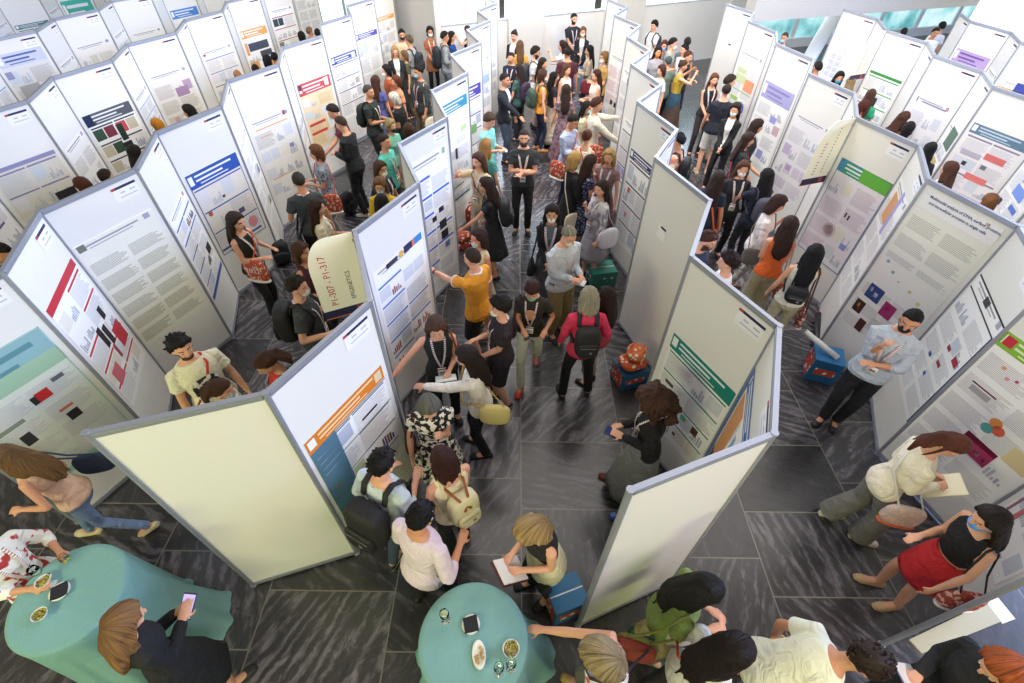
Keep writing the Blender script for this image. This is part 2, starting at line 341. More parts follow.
def poster(P0, P1, side, st, label):
    if side < 0 and st.get('top', .62) >= .6: st = dict(st, top=st.get('top', .62) - .085)
    """st: dict  hd header colour, hh header height, bg, bars, acc [(x,y,w,h,col)], x0,x1 margins, top, h, cols, foot"""
    P0 = np.array(P0); P1 = np.array(P1); d = P1 - P0; L = np.linalg.norm(d); d = d / L; n = np.array([-d[1], d[0]])
    if side < 0: r, org = d, P0
    else: r, org = -d, P1
    x0 = st.get('x0', 0.07); x1 = st.get('x1', L - 0.07); w = x1 - x0; h = st.get('h', 1.25); top = st.get('top', 0.62)
    q = org + r * x0 + n * side * 0.009
    out = n * side
    rng = random.Random(st.get('seed', len(label) * 31 + int(w * 1000) + sum(map(ord, label))))
    m = MB(); mats = [mat(st.get('bg', PAPER), 0.5)]; idx = {st.get('bg', PAPER): 0}
    def mi(c):
        if c not in idx: idx[c] = len(mats); mats.append(mat(c, 0.5))
        return idx[c]
    def rect(x, y, ww, hh, c, e=1):   # unit coordinates from the top left corner
        x, ww = max(x, 0.0), min(ww, 1 - max(x, 0)); 
        if y + hh > 1: hh = 1 - y
        if hh <= 0 or ww <= 0: return
        m.box(((x + ww / 2) * w, -0.001 - 0.0008 * e, -(y + hh / 2) * h), (ww * w, 0.0014, hh * h), m=mi(c))
    m.box((w / 2, -0.0006, -h / 2), (w, 0.0012, h), m=0)
    hh = st.get('hh', 0.12); tx = st.get('tx', '#c2c2c5')
    if st.get('hd'):
        hx0 = st.get('hx0', 0.0)
        rect(hx0, st.get('hy', 0.0), 1 - hx0, hh, st['hd'])
        tcol = st.get('tcol', '#e8eaf0')
        if hh > 0.06:
            for k in range(2): rect(0.14, st.get('hy', 0) + hh * (0.2 + 0.3 * k), 0.72 - 0.2 * k, hh * 0.13, tcol, 2)
            rect(0.2, st.get('hy', 0) + hh * 0.78, 0.55, hh * 0.07, tcol, 2)
            if st.get('logo', True): rect(0.02, st.get('hy', 0) + hh * 0.15, 0.08, hh * 0.6, st.get('logoc', '#f2f2f2'), 2)
    elif not st.get('title'):
        rect(0.08, 0.03, 0.7, 0.012, '#9a9aa4'); rect(0.15, 0.055, 0.55, 0.008, '#b0b0b8'); rect(0.86, 0.015, 0.08, 0.04, st.get('logoc', rng.choice(['#b88a8a', '#8a9ab8', '#a8a4b8', '#9cb09c'])))
    y0 = st.get('hy', 0) + hh + 0.02; cols = st.get('cols', 2); bars = st.get('bars'); rows = st.get('rows', 4)
    dens = st.get('text', 1.0); gx = 0.03; cw = (1 - gx * (cols + 1)) / cols
    if st.get('side_col'): rect(0, hh, 0.3, 1 - hh, st['side_col'])
    rh = (0.97 - y0) / rows
    wide = st.get('widebars')
    for rr in range(rows):
        if bars and wide: rect(gx, y0 + rr * rh, 1 - 2 * gx, 0.014, bars, 2)
        for cc in range(cols):
            xx = gx + cc * (cw + gx); yy = y0 + rr * rh
            if bars and not wide and rng.random() < 0.8: rect(xx, yy, cw, 0.016, bars, 2)
            yy += 0.03
            figs = rng.random() < st.get('figs', 0.5)
            lim = y0 + (rr + 1) * rh - 0.015
            if not figs:
                while yy < lim and dens > 0:
                    rect(xx, yy, cw * rng.uniform(0.75, 1), 0.0042, tx); yy += 0.0098 / dens
            else:
                fw = cw / 2.2
                for k in range(2):
                    c = rng.choice(st.get('fig', ['#e0dbde', '#d6d9df', '#e6e0d4', '#ccd3da']))
                    fx = xx + k * fw * 1.1
                    if st.get('chart', True) and rng.random() < 0.5:
                        for b_ in range(5):
                            q_ = rng.uniform(0.25, 1) * (lim - yy) * 0.7
                            rect(fx + b_ * fw / 5.5, lim - 0.01 - q_, fw / 8, q_, rng.choice(st.get('dots', ['#a8afc0', '#c0c3cc'])))
                    else: rect(fx, yy, fw, (lim - yy) * 0.8, c)
    for a in st.get('acc', ()): rect(*a[:4], a[4], 3)
    if st.get('foot'): rect(0, 0.95, 1, 0.05, st['foot'], 2)
    if st.get('border'):
        c = st['border']
        for a in ((0, 0, 1, 0.008), (0, 0.992, 1, 0.008), (0, 0, 0.012, 1), (0.988, 0, 0.012, 1)): rect(*a, c, 3)
    for (cx_, cy_, rr_, c) in st.get('discs', ()):
        m.prism([(math.cos(t) * rr_ * w, math.sin(t) * rr_ * w) for t in np.linspace(0, 2 * math.pi, 20, endpoint=False)], 0, 0.0042, mi(c))
        V = m.V[-1]; m.V[-1] = np.c_[V[:, 0] + cx_ * w, -V[:, 2] - 0.0006, V[:, 1] - cy_ * h]
    o = m.obj('poster', mats)
    c_, s_ = r[0], r[1]
    # local x -> r, local -y -> out, local z -> up
    o.matrix_world = Matrix(((r[0], -out[0], 0, q[0]), (r[1], -out[1], 0, q[1]), (0, 0, 1, PH - top), (0, 0, 0, 1)))
    tag(o, label, 'poster', 'scientific posters on the panels')
    for (s, x, y, size, col) in st.get('title', ()):
        text(s, x * w, -y * h, size, col, o, 'title_line', 0.0062)
    return o
def text(s, x, z, size, col, parent, name, dy=0.002, align='LEFT', rot=0.0, flip=False):
    cu = bpy.data.curves.new(name, 'FONT'); cu.body = s; cu.size = size; cu.align_x = align; cu.align_y = 'CENTER'; cu.fill_mode = 'FRONT'; cu.extrude = 0.0004
    cu.resolution_u = 3; cu.offset = size * (0.010 if name == 'title_line' else 0.0)
    o = bpy.data.objects.new(name, cu); COL.objects.link(o); o.parent = parent
    o.location = (x, -dy, z); cu.materials.append(mat(col, 0.6))
    M = Matrix.Rotation(math.pi / 2, 4, 'X') @ Matrix.Rotation(rot, 4, 'Z')
    if flip: M = Matrix.Rotation(math.pi, 4, 'Z') @ M
    o.rotation_euler = M.to_euler()
    return o
def chain(first, types):
    A_ = np.array([.42, .885]) * .975; B_ = np.array([-.325, .935]) * .985
    out = [np.array(first, float)]
    for t in types: out.append(out[-1] + (A_ if t == 'a' else B_))
    return [tuple(p) for p in out]
JA = [(-4.39, 2.05), (-3.98, 2.93), (-4.34, 3.84), (-3.96, 4.72), (-4.26, 5.66), (-3.89, 6.57), (-4.25, 7.59), (-3.8, 8.44), (-4.08, 9.4), (-3.63, 10.26)] + chain((-3.63, 10.26), 'bababa')[1:]
JB = [(-6.97, 3.96), (-6.6, 4.83), (-6.93, 5.77), (-6.52, 6.66), (-6.86, 7.62), (-6.53, 8.53), (-6.83, 9.46), (-6.42, 10.34), (-6.75, 11.35), (-6.39, 12.27)] + chain((-6.39, 12.27), 'bababab')[1:]
JC = [(-9.5, 7.65), (-9.1, 8.5), (-9.42, 9.45), (-9.06, 10.34), (-9.37, 11.28), (-9.06, 12.21), (-9.32, 13.1)] + chain((-9.32, 13.1), 'ababa')[1:]
JD = chain(at(30, -16, 2.5)[:2] - 2 * np.array([.42, .885]) * .975 - np.array([-.325, .935]) * .985, 'abababab')
JM = [(-2.38, 1.48), (-1.49, 1.78), (-1.05, 2.65), (-1.39, 3.59), (-0.97, 4.49), (-1.33, 5.43), (-0.87, 6.26), (-1.19, 7.27), (-0.75, 8.13), (-1.1, 9.11), (-0.64, 9.91)] + chain((-0.64, 9.91), 'babab')[1:]
JR = [(0.62, 1.18), (1.5, 1.54), (1.88, 2.44), (1.48, 3.28), (1.9, 4.21), (1.57, 5.16), (1.99, 5.96), (1.69, 6.94), (2.17, 7.68), (1.9, 8.7), (2.36, 9.53), (2.12, 10.49), (2.52, 11.4), (2.15, 12.34)] + chain((2.15, 12.34), 'aba')[1:]
JS = [(3.25, 1.06), (4.15, 1.35), (4.49, 2.05), (4.24, 2.97), (4.6, 3.81), (4.33, 4.72), (4.75, 5.58), (4.46, 6.45), (4.9, 7.39), (4.65, 8.31), (5.07, 9.13), (4.83, 10.12), (5.16, 11.0), (4.94, 11.94)] + chain((4.94, 11.94), 'ab')[1:]
JT = [(7.4, 5.05), (7.1, 5.95), (7.5, 6.85), (7.19, 7.79), (7.55, 8.54), (7.35, 9.47), (7.75, 10.34), (7.5, 11.26), (7.87, 12.3), (7.62, 13.3)]
JU = [(9.6, 8.6), (9.95, 9.5), (9.6, 10.44), (10.0, 11.23), (9.85, 12.23), (10.12, 12.95)]
RUNS = [('A', JA, -1), ('B', JB, -1), ('C', JC, -1), ('D', JD, -1), ('M', JM, -1), ('R', JR, 1), ('S', JS, 1), ('T', JT, 1), ('U', JU, 1)]
FIGW = ['#e3dde0', '#d4d8df', '#e6e0d3', '#cbd2da']
ST = {}   # (run, i): (side, style, description)
def P(run, i, desc, side=None, **k): ST.setdefault((run, i), []).append((side, k, desc))
BLK = '#26262b'
P('A', 0, 'pale teal poster with a gradient header and dark figures', hd='#8db4ba', hh=0.27, tcol='#5d8d96', logo=False, bg='#d9dfd6', top=0.60, h=1.42, figs=0.3, foot='#9fc4c0', border='#a9c9c4',
  acc=[(0, 0.16, 1, 0.11, '#9fc0a6'), (0.55, 0.36, 0.13, 0.07, '#c22a2a'), (0.5, 0.37, 0.06, 0.06, BLK), (0.62, 0.6, 0.12, 0.07, BLK), (0.6, 0.55, 0.14, 0.02, '#c87050'), (0.2, 0.55, 0.1, 0.09, '#333338'), (0.05, 0.75, 0.14, 0.09, BLK), (0.75, 0.33, 0.12, 0.03, '#60646c'), (0.05, 0.45, 0.3, 0.03, '#84907f')])
P('A', 1, 'white poster with a red header, red bars and black image strips', hd='#c3303e', hh=0.06, top=0.47, h=1.35, bars='#c3303e', rows=5, widebars=False, cols=2, figs=0.45,
  acc=[(0.42, 0.42, 0.1, 0.17, BLK), (0.55, 0.46, 0.1, 0.16, BLK), (0.72, 0.36, 0.1, 0.1, BLK), (0.7, 0.56, 0.25, 0.18, '#c3303e'), (0.12, 0.68, 0.22, 0.14, '#d8707c'), (0.5, 0.62, 0.06, 0.12, '#a34a5a')])
P('A', 2, 'large cream poster of plain grey text with a small crest', bg='#eceade', top=0.42, h=1.38, x0=0.03, figs=0.1, tx='#a3a294', cols=2, rows=6, text=0.9, acc=[(0.03, 0.01, 0.09, 0.05, '#787a70'), (0, -0.0, 1, 0.008, '#ffffff')])
P('A', 3, 'white poster with blue bars on a narrow panel', top=0.75, h=1.2, bars='#3a5aa0', rows=5, cols=2, figs=0.4, dots=['#8a4040', '#303036'], foot='#3a5aa0', acc=[(0.7, 0.62, 0.2, 0.1, BLK)])
P('A', 4, 'beige poster with a royal blue header and a pink rosette', hd='#2a54a8', hh=0.16, top=0.68, h=1.2, bg='#e6dfd4', rows=3, bars='#2a54a8', widebars=True, figs=0.6, discs=[(0.8, 0.83, 0.1, '#dc8c96'), (0.12, 0.48, 0.04, '#b86048')], border='#3c5684', acc=[(0.45, 0.36, 0.05, 0.03, '#4a4038'), (0.62, 0.6, 0.12, 0.06, '#54506a'), (0.02, 0.93, 0.9, 0.025, '#2a54a8')])
P('A', 5, 'narrow white poster with small grey drawings', top=0.7, h=1.3, figs=0.6, dots=['#505868'])
P('A', 6, 'beige text poster with a thin orange rule', bg='#e9e6de', top=0.72, h=1.35, figs=0.5, tx='#b4b2ac', rows=4, acc=[(0.1, 0.11, 0.8, 0.012, '#d9a868'), (0.15, 0.2, 0.3, 0.012, '#d9a868'), (0.1, 0.72, 0.6, 0.014, '#d9b48a'), (0.75, 0.4, 0.12, 0.05, '#8f90b4'), (0.82, 0.01, 0.06, 0.05, '#a33f44')])
P('A', 7, 'narrow poster with a teal mark', top=0.6, h=1.3, acc=[(0.1, 0.45, 0.3, 0.03, '#58a09c')])
P('A', 8, 'sand coloured poster under a red header', hd='#c24a4c', hh=0.17, top=0.72, h=1.2, bg='#e8d3ad', tx='#d2b88e', figs=0.25, rows=4, acc=[(0.02, 0.02, 0.08, 0.07, '#4a3a44'), (0.8, 0.02, 0.13, 0.12, '#e6e0dc'), (0.05, 0.6, 0.5, 0.04, '#c8443e'), (0.05, 0.74, 0.5, 0.04, '#c8443e'), (0.62, 0.52, 0.3, 0.26, '#eceae6'), (0.68, 0.55, 0.1, 0.12, '#a8a49c')])
P('A', 10, 'white poster with a navy header and two navy rules', hd='#34488c', hh=0.12, top=0.72, h=1.25, rows=4, bars='#46558f', widebars=True, figs=0.5, acc=[(0.78, 0.02, 0.16, 0.09, '#c8cbd6'), (0.75, 0.42, 0.16, 0.09, '#b9b2a6')])
P('A', 12, 'white poster with a purple header band', hd='#54499a', hh=0.09, top=0.7, h=1.25, rows=3, figs=0.6, fig=['#c3d3e8', '#d6dde8'])
P('A', 14, 'white poster with an orange header band', hd='#e9a840', hh=0.08, top=0.7, h=1.2, figs=0.4)
P('B', 1, 'white poster with a purple rule at the far left edge', top=0.6, h=1.3, figs=0.5, acc=[(0.1, 0.5, 0.7, 0.02, '#6a4a8c')])
P('B', 2, 'grey-beige poster with a lavender header and black image', hd='#8d8bb4', hh=0.04, bg='#dcd7cf', top=0.72, h=1.3, bars='#8583a6', rows=4, figs=0.35, acc=[(0.62, 0.4, 0.32, 0.12, BLK), (0.25, 0.8, 0.2, 0.05, BLK)])
P('B', 3, 'white poster of grey text blocks with a blue image grid', top=0.8, h=1.3, figs=0.3, acc=[(0.55, 0.75, 0.35, 0.14, '#56707e')])
P('B', 4, 'white poster under a dark slate header with a crescent badge', hd='#55585f', hh=0.13, top=0.68, h=1.3, logoc='#16335c', rows=4, bars='#333a4a', figs=0.8, fig=['#c3505a', '#35503c', '#7b3040', '#c9c0a8'], acc=[(0.0, 0.0, 0.16, 0.13, '#14264a'), (0.5, 0.2, 0.13, 0.2, '#23352a'), (0.45, 0.42, 0.2, 0.06, '#23282a')])
P('B', 5, 'narrow poster with light blue rules', top=0.7, h=1.3, bars='#9cc0e0', rows=6, figs=0.3)
P('B', 6, 'beige text poster with small purple micrographs', bg='#e5dfd6', top=0.62, h=1.3, figs=0.5, tx='#b5afa8', fig=['#b59ab4', '#c9bccb', '#d9a8a0', '#a8a8bc'], acc=[(0.5, 0.24, 0.32, 0.12, '#a384a2'), (0.62, 0.55, 0.15, 0.07, '#9a9ab8'), (0.18, 0.6, 0.12, 0.07, '#cba0a0')])
P('B', 8, 'beige poster with blue rules and a red dot logo', bg='#ece8de', top=0.68, h=1.25, rows=4, bars='#6f86ba', widebars=True, figs=0.4, acc=[(0.02, 0.05, 0.08, 0.03, '#b2383c'), (0.35, 0.72, 0.12, 0.05, '#4a5aa8')])
P('B', 10, 'white poster of orange blocks and dark slate panels', hd='#e0a054', hh=0.13, top=0.7, h=1.3, figs=0.7, fig=['#dca060', '#e3b680'], acc=[(0.15, 0.22, 0.75, 0.13, '#46505e'), (0.5, 0.38, 0.45, 0.1, '#46505e'), (0.02, 0.52, 0.32, 0.18, '#dca060'), (0.02, 0.2, 0.1, 0.2, '#dca060')])
P('B', 12, 'white poster with burgundy rules', top=0.5, h=1.3, bars='#a2304a', widebars=True, rows=4, figs=0.5, fig=['#3a464a', '#7d8880'])
P('B', 14, 'faint grey text poster in the rear left corner', top=0.4, h=1.3, bg='#eeeceb', tx='#bcbfc0', figs=0.4)
P('C', 1, 'narrow poster with pale blue rules at the picture edge', top=0.5, h=1.3, bars='#8fb4dc', figs=0.3)
P('C', 2, 'grey poster with blue title lines and a dark text block', bg='#dcdad6', hd='#c9cde0', tcol='#4a5a9a', hh=0.14, top=0.24, h=1.5, acc=[(0.1, 0.35, 0.42, 0.55, '#aaaaa9'), (0, 0.18, 0.14, 0.08, '#8f92b4')], tx='#b0aeac')
P('C', 3, 'narrow poster with a large violet image', top=0.7, h=1.3, acc=[(0.1, 0.35, 0.7, 0.16, '#5e4a78')])
P('C', 4, 'cream poster of small drawings and thin lines', bg='#ece8e0', top=0.6, h=1.3, figs=0.6, tx='#c4bfb6', fig=['#c9d2d8', '#ddb8b4', '#d8d4c8'])
P('C', 5, 'narrow poster with a dark teal photograph', top=0.6, h=1.3, acc=[(0.1, 0.3, 0.75, 0.17, '#55787f')])
P('C', 6, 'faint poster with pale green text', top=0.75, h=1.2, bg='#ecece4', tx='#b9c4b4', figs=0.2)
P('C', 8, 'white poster with a bright blue header', hd='#4a86cc', hh=0.16, top=0.62, h=1.2, figs=0.4)
P('D', 1, 'narrow pale green poster in the far left row', top=0.7, h=1.3, acc=[(0.1, 0.3, 0.8, 0.2, '#b4dcb0')])
P('D', 2, 'white poster with a dark teal header in the far left row', hd='#3f7a7c', hh=0.08, top=0.85, h=1.2, bars='#3f7a7c', figs=0.4)
P('D', 3, 'narrow poster with a mauve photograph in the far left row', top=0.7, h=1.3, acc=[(0.1, 0.2, 0.8, 0.2, '#8d6a96'), (0.1, 0.45, 0.8, 0.1, '#e8d8a0')])
P('D', 4, 'poster with a bright green header and a black and yellow rule', hd='#3fb6a0', hh=0.42, top=0.55, h=1.3, acc=[(0.0, 0.40, 1, 0.03, '#2c2c2c'), (0.1, 0.40, 0.07, 0.03, '#e6c83c'), (0.3, 0.40, 0.07, 0.03, '#e6c83c'), (0.5, 0.40, 0.07, 0.03, '#e6c83c'), (0.7, 0.40, 0.07, 0.03, '#e6c83c')])
P('M', 1, 'poster with a bold orange header and a slate blue side column', hd='#d97f24', hh=0.12, top=0.72, h=1.28, x0=0.05, tcol='#f2d4a8', side_col='#4f7489', rows=4, bars='#7f8f9a', cols=2, figs=0.8, dots=['#4a4a8a', '#303040', '#8a4a4a'], fig=['#c9cfae', '#d4d2c4', '#b4bcd0'],
  acc=[(0.0, 0.12, 0.3, 0.88, '#4f7489'), (0.04, 0.2, 0.2, 0.006, '#a8bcc8'), (0.04, 0.26, 0.2, 0.006, '#a8bcc8'), (0.04, 0.32, 0.22, 0.006, '#a8bcc8'), (0.04, 0.38, 0.2, 0.006, '#a8bcc8'), (0.08, 0.55, 0.06, 0.03, '#c89a5c'), (0.6, 0.26, 0.22, 0.02, '#26262c'), (0.88, 0.02, 0.09, 0.08, '#e0c8a4'), (0.3, 0.125, 0.7, 0.008, '#5e6c76'), (0.3, 0.34, 0.7, 0.007, '#5e6c76'), (0.3, 0.56, 0.7, 0.007, '#5e6c76')])
P('M', 3, 'white poster with coloured squares on top, blue bars and red bar charts', top=0.52, h=1.5, tx='#aeb4bc', rows=5, cols=2, bars='#4d7cc0', figs=0.6, dots=['#9a4a3c', '#8a8a90', '#a8503c'], chart=True, fig=['#d4d8de', '#e0dcd6'],
  acc=[(0.24, 0.02, 0.22, 0.035, '#3a3a52'), (0.24, 0.02, 0.06, 0.035, '#c04848'), (0.5, 0.01, 0.07, 0.045, '#e6b64a'), (0.6, 0.0, 0.17, 0.055, '#2c2c56'), (0.77, 0.0, 0.05, 0.055, '#d97a5a'), (0.82, 0.0, 0.16, 0.055, '#3a86c8')])
P('M', 5, 'white poster with blue rules and four black image squares', top=0.3, h=1.9, rows=6, cols=2, bars='#3c64d0', figs=0.3, acc=[(0.42, 0.46, 0.12, 0.04, BLK), (0.62, 0.42, 0.14, 0.04, BLK), (0.6, 0.53, 0.2, 0.07, BLK), (0.62, 0.62, 0.2, 0.07, BLK), (0.7, 0.73, 0.14, 0.05, '#6a7aa8')])
P('M', 7, 'white poster with a teal blue header', hd='#2f8fae', hh=0.09, top=0.28, h=1.75, x0=0.1, rows=6, figs=0.5, acc=[(0.2, 0.9, 0.7, 0.02, '#2c6c6a'), (0.2, 0.78, 0.5, 0.014, '#7a8088'), (0.45, 0.42, 0.08, 0.1, '#2c2c34'), (0.7, 0.25, 0.22, 0.04, '#b8d08a')])
P('M', 9, 'white poster with a deep violet header', hd='#463c96', hh=0.14, top=0.72, h=1.4, rows=4, bars='#5c5ca8', figs=0.6, fig=['#8fb08a', '#b9c0cc'], acc=[(0.5, 0.5, 0.25, 0.12, '#7fae6a')])
P('M', 11, 'white poster with a pale blue photograph', top=0.7, h=1.4, figs=0.5, acc=[(0.05, 0.25, 0.9, 0.12, '#a8b8d8')])
P('M', 13, 'white poster at the rear end of the middle row', top=0.7, h=1.3, figs=0.4)
P('R', 1, 'blue and orange banner poster on the inner face of the front panel', side=1, hd='#3a66a4', hh=0.1, top=0.42, h=1.6, x0=0.02, figs=0.4, acc=[(0.12, 0.12, 0.3, 0.75, '#dc9a64'), (0.0, 0.0, 0.08, 1, '#3a66a4'), (0.5, 0.2, 0.06, 0.7, '#7ea6cc'), (0.1, 0.6, 0.12, 0.15, BLK)])
P('R', 2, 'white poster with a dark teal header and teal rules', side=1, hd='#1f8478', hh=0.14, top=0.80, h=1.25, x0=0.10, x1=0.90, rows=4, bars='#1f8478', widebars=True, figs=0.5, acc=[(0.12, 0.44, 0.14, 0.035, '#4a4a4a'), (0.35, 0.56, 0.1, 0.07, '#4a3a2a'), (0.72, 0.6, 0.1, 0.08, '#5a3a26'), (0.5, 0.86, 0.05, 0.03, '#303030'), (0.3, 0.86, 0.05, 0.03, '#303030')], discs=[(0.56, 0.63, 0.05, '#5cc09a')])
P('R', 6, 'white poster with a navy gradient header', side=1, hd='#2e2e62', hh=0.09, top=0.62, h=1.5, x1=0.86, rows=4, bars='#34344e', widebars=True, figs=0.5, fig=['#c4ccd8', '#d8dce0'], acc=[(0.15, 0.36, 0.1, 0.05, '#dc6a5c'), (0.2, 0.62, 0.08, 0.06, '#c8909a')])
P('R', 8, 'white poster with lavender text blocks', side=1, top=0.8, h=1.4, rows=4, bars='#3c3c5c', widebars=True, figs=0.4, fig=['#a8a8d0', '#b8b8d8'])
P('R', 10, 'white poster with a magenta tag', side=1, top=0.5, h=1.4, figs=0.4, acc=[(0.3, 0.1, 0.6, 0.09, '#9a3a9a')])
P('R', 12, 'white poster with pink text and two black squares', side=1, top=0.7, h=1.4, tx='#d0b0b4', figs=0.2, acc=[(0.3, 0.66, 0.12, 0.07, BLK), (0.5, 0.67, 0.12, 0.07, BLK)])
P('R', 5, 'poster with a navy corner on a panel seen nearly edge on', side=-1, top=0.3, h=1.3, acc=[(0.0, 0.5, 0.5, 0.2, '#3c3c80')])
P('R', 4, 'small white label sheet with a dark bar on the blank tall panel', side=1, x0=.36, x1=.52, top=.62, h=.17, figs=0, text=0, hh=0.0, title=[('', .1, .1, .01, '#000000')], acc=[(0.3, 0.05, 0.65, 0.16, '#2a2a34')])
P('S', 14, 'small white label sheet on the rearmost blank panel of the right aisle', side=1, x0=.4, x1=.56, top=.72, h=.17, figs=0, text=0, hh=0.0, title=[('', .1, .1, .01, '#000000')], acc=[(0.3, 0.05, 0.65, 0.16, '#2a2a34')])
P('S', 1, 'white poster with red framed charts beside the woman in the red skirt', side=1, top=0.5, h=1.55, rows=4, figs=0.3, acc=[(0.1, 0.84, 0.12, 0.09, '#b8423e'), (0.05, 0.1, 0.04, 0.7, '#a06a72'), (0.2, 0.3, 0.08, 0.5, '#c87470'), (0.5, 0.2, 0.3, 0.05, '#b8423e'), (0.6, 0.6, 0.3, 0.06, '#c87470')])
P('S', 2, 'poster with a lime green header, venn circles and crimson blot image', side=1, hd='#86b83a', hh=0.1, top=0.5, h=1.55, x0=0.02, x1=0.93, rows=5, cols=2, figs=0.3, tx='#c6c2c5', tcol='#e6f0c8',
  acc=[(0.03, 0.015, 0.09, 0.06, '#c8283a'), (0.1, 0.35, 0.25, 0.01, '#6a3a44'), (0.12, 0.37, 0.2, 0.04, '#a8a2a6'), (0.4, 0.62, 0.32, 0.13, '#b23866'), (0.4, 0.62, 0.32, 0.035, '#8e1c48'), (0.44, 0.68, 0.05, 0.04, '#eadde2'), (0.56, 0.69, 0.06, 0.03, '#eadde2'), (0.66, 0.7, 0.04, 0.04, '#eadde2'), (0.74, 0.5, 0.22, 0.12, '#e2cf9e')],
  discs=[(0.5, 0.47, 0.055, '#e0914a'), (0.56, 0.50, 0.055, '#dc6248'), (0.48, 0.53, 0.055, '#5aa3a0'), (0.35, 0.2, 0.015, '#b8406a'), (0.47, 0.22, 0.02, '#a8c87a'), (0.2, 0.18, 0.02, '#dca07a'), (0.28, 0.22, 0.02, '#dc9aa8')])
P('S', 3, 'white poster framed by black rules on the narrow panel behind the masked man', side=1, top=0.5, h=1.4, x0=0.06, x1=0.9, rows=5, figs=0.3, tx='#c0c0c5', acc=[(0, 0, 1, 0.012, '#23232a'), (0.0, 0.1, 1, 0.01, '#23232a'), (0.97, 0.1, 0.03, 0.9, '#2c3c5c'), (0.75, 0.4, 0.14, 0.05, '#a03040'), (0.5, 0.42, 0.1, 0.03, '#a03040'), (0.55, 0.55, 0.12, 0.03, '#a03040'), (0.3, 0.6, 0.08, 0.03, '#3c5ca8'), (0.5, 0.7, 0.06, 0.03, '#3c5ca8'), (0.4, 0.02, 0.14, 0.05, '#3a3a3e')])
P('S', 4, 'large text poster titled analysis of DNA and surface proteins with fluorescent micrographs', side=1, top=0.08, h=1.9, x0=0.05, hh=0.1, tx='#bfbfbc', rows=7, cols=2, figs=0.05, text=1.1, bg='#e9e6e0',
  title=[('Multimodal analysis of DNA, surface proteins,', 0.09, 0.028, 0.041, '#33498a'), ('and intracellular proteins in single cells', 0.12, 0.058, 0.040, '#33498a')],
  acc=[(0.0, 0.0, 1, 0.1, '#eceaf0'), (0.0, 0.43, 1, 0.17, '#e9e6e0'), (0.1, 0.62, 0.24, 0.10, '#2f4378'), (0.12, 0.64, 0.05, 0.03, '#c8d0e8'), (0.22, 0.66, 0.06, 0.03, '#b8c4e0'), (0.06, 0.76, 0.15, 0.09, '#3a241c'), (0.1, 0.78, 0.04, 0.03, '#d8a04a'), (0.13, 0.81, 0.04, 0.02, '#8a2a3a'), (0.42, 0.66, 0.19, 0.1, '#9a2a64'), (0.46, 0.68, 0.06, 0.03, '#d04a4c'), (0.26, 0.86, 0.12, 0.09, '#4a2020'), (0.8, 0.01, 0.05, 0.015, '#c03a3a'), (0.4, 0.8, 0.5, 0.1, '#c9c6c4')],
  discs=[(0.12, 0.45, 0.025, '#8aa4b0'), (0.26, 0.49, 0.025, '#8aa4b0'), (0.6, 0.53, 0.025, '#cfc07a'), (0.78, 0.56, 0.03, '#d3cc84'), (0.4, 0.52, 0.015, '#b8b0b0')])
P('S', 5, 'narrow poster of orange and lilac blocks', side=1, top=0.35, h=1.5, figs=0.2, acc=[(0.55, 0.0, 0.12, 0.35, '#a8a4e0'), (0.2, 0.08, 0.35, 0.22, '#e0a472')])
P('S', 6, 'blue bordered poster with a blue to green header and a ring diagram', side=1, hd='#2f9a78', hh=0.12, top=0.5, h=1.4, x0=0.08, x1=0.9, rows=4, figs=0.3, tx='#cbb8c4', border='#4a80b4', bg='#eae4ea', logo=False,
  acc=[(0.45, 0.0, 0.55, 0.12, '#63b03c'), (0.0, 0.0, 0.12, 0.12, '#3c8cb0'), (0.55, 0.42, 0.03, 0.05, '#3a3a44'), (0.62, 0.43, 0.03, 0.05, '#3a3a44'), (0.75, 0.7, 0.12, 0.06, '#8f98d8')], discs=[(0.42, 0.66, 0.13, '#d8c0ca'), (0.42, 0.66, 0.11, '#eae4ea'), (0.42, 0.66, 0.085, '#d89a8c'), (0.42, 0.66, 0.07, '#eae4ea')])
P('S', 8, 'pale text poster partly behind an arched sign', side=1, top=0.55, h=1.3, figs=0.5, tx='#c4c0c6', bg='#e9e7ea', fig=['#c4b4d0', '#d4ccd8'], acc=[(0.3, 0.6, 0.14, 0.07, '#b49cc8')])
P('S', 10, 'white poster with a lavender header block', side=1, hd='#a9a6d2', hh=0.2, top=0.6, h=1.4, tcol='#8480b8', figs=0.4, fig=['#9fa4d4', '#d0b0b8'], acc=[(0.55, 0.35, 0.2, 0.08, '#9aa0d8')])
P('S', 12, 'colourful poster with green and orange blocks and a rainbow ring', side=1, top=0.5, h=1.6, figs=0.1, tx='#cfcfd0', acc=[(0.1, 0.2, 0.4, 0.06, '#d2dcae'), (0.1, 0.28, 0.45, 0.1, '#d2dcae'), (0.55, 0.3, 0.4, 0.14, '#eda27a'), (0.05, 0.46, 0.9, 0.015, '#a8ccb0'), (0.1, 0.55, 0.35, 0.05, '#a4cc6c'), (0.1, 0.68, 0.3, 0.05, '#a4cc6c'), (0.5, 0.85, 0.4, 0.12, '#eda27a')],
  discs=[(0.7, 0.66, 0.15, '#4a60b0'), (0.66, 0.62, 0.09, '#8ab84a'), (0.62, 0.68, 0.07, '#b84060'), (0.7, 0.66, 0.09, '#f4f3f1')])
P('T', 0, 'poster with violet micrographs on black at the right picture edge', side=1, top=0.5, h=1.4, figs=0.2, acc=[(0.05, 0.3, 0.35, 0.1, '#3c2a5c'), (0.05, 0.45, 0.3, 0.1, '#1c1c24'), (0.5, 0.3, 0.35, 0.1, '#4a3a7c')])
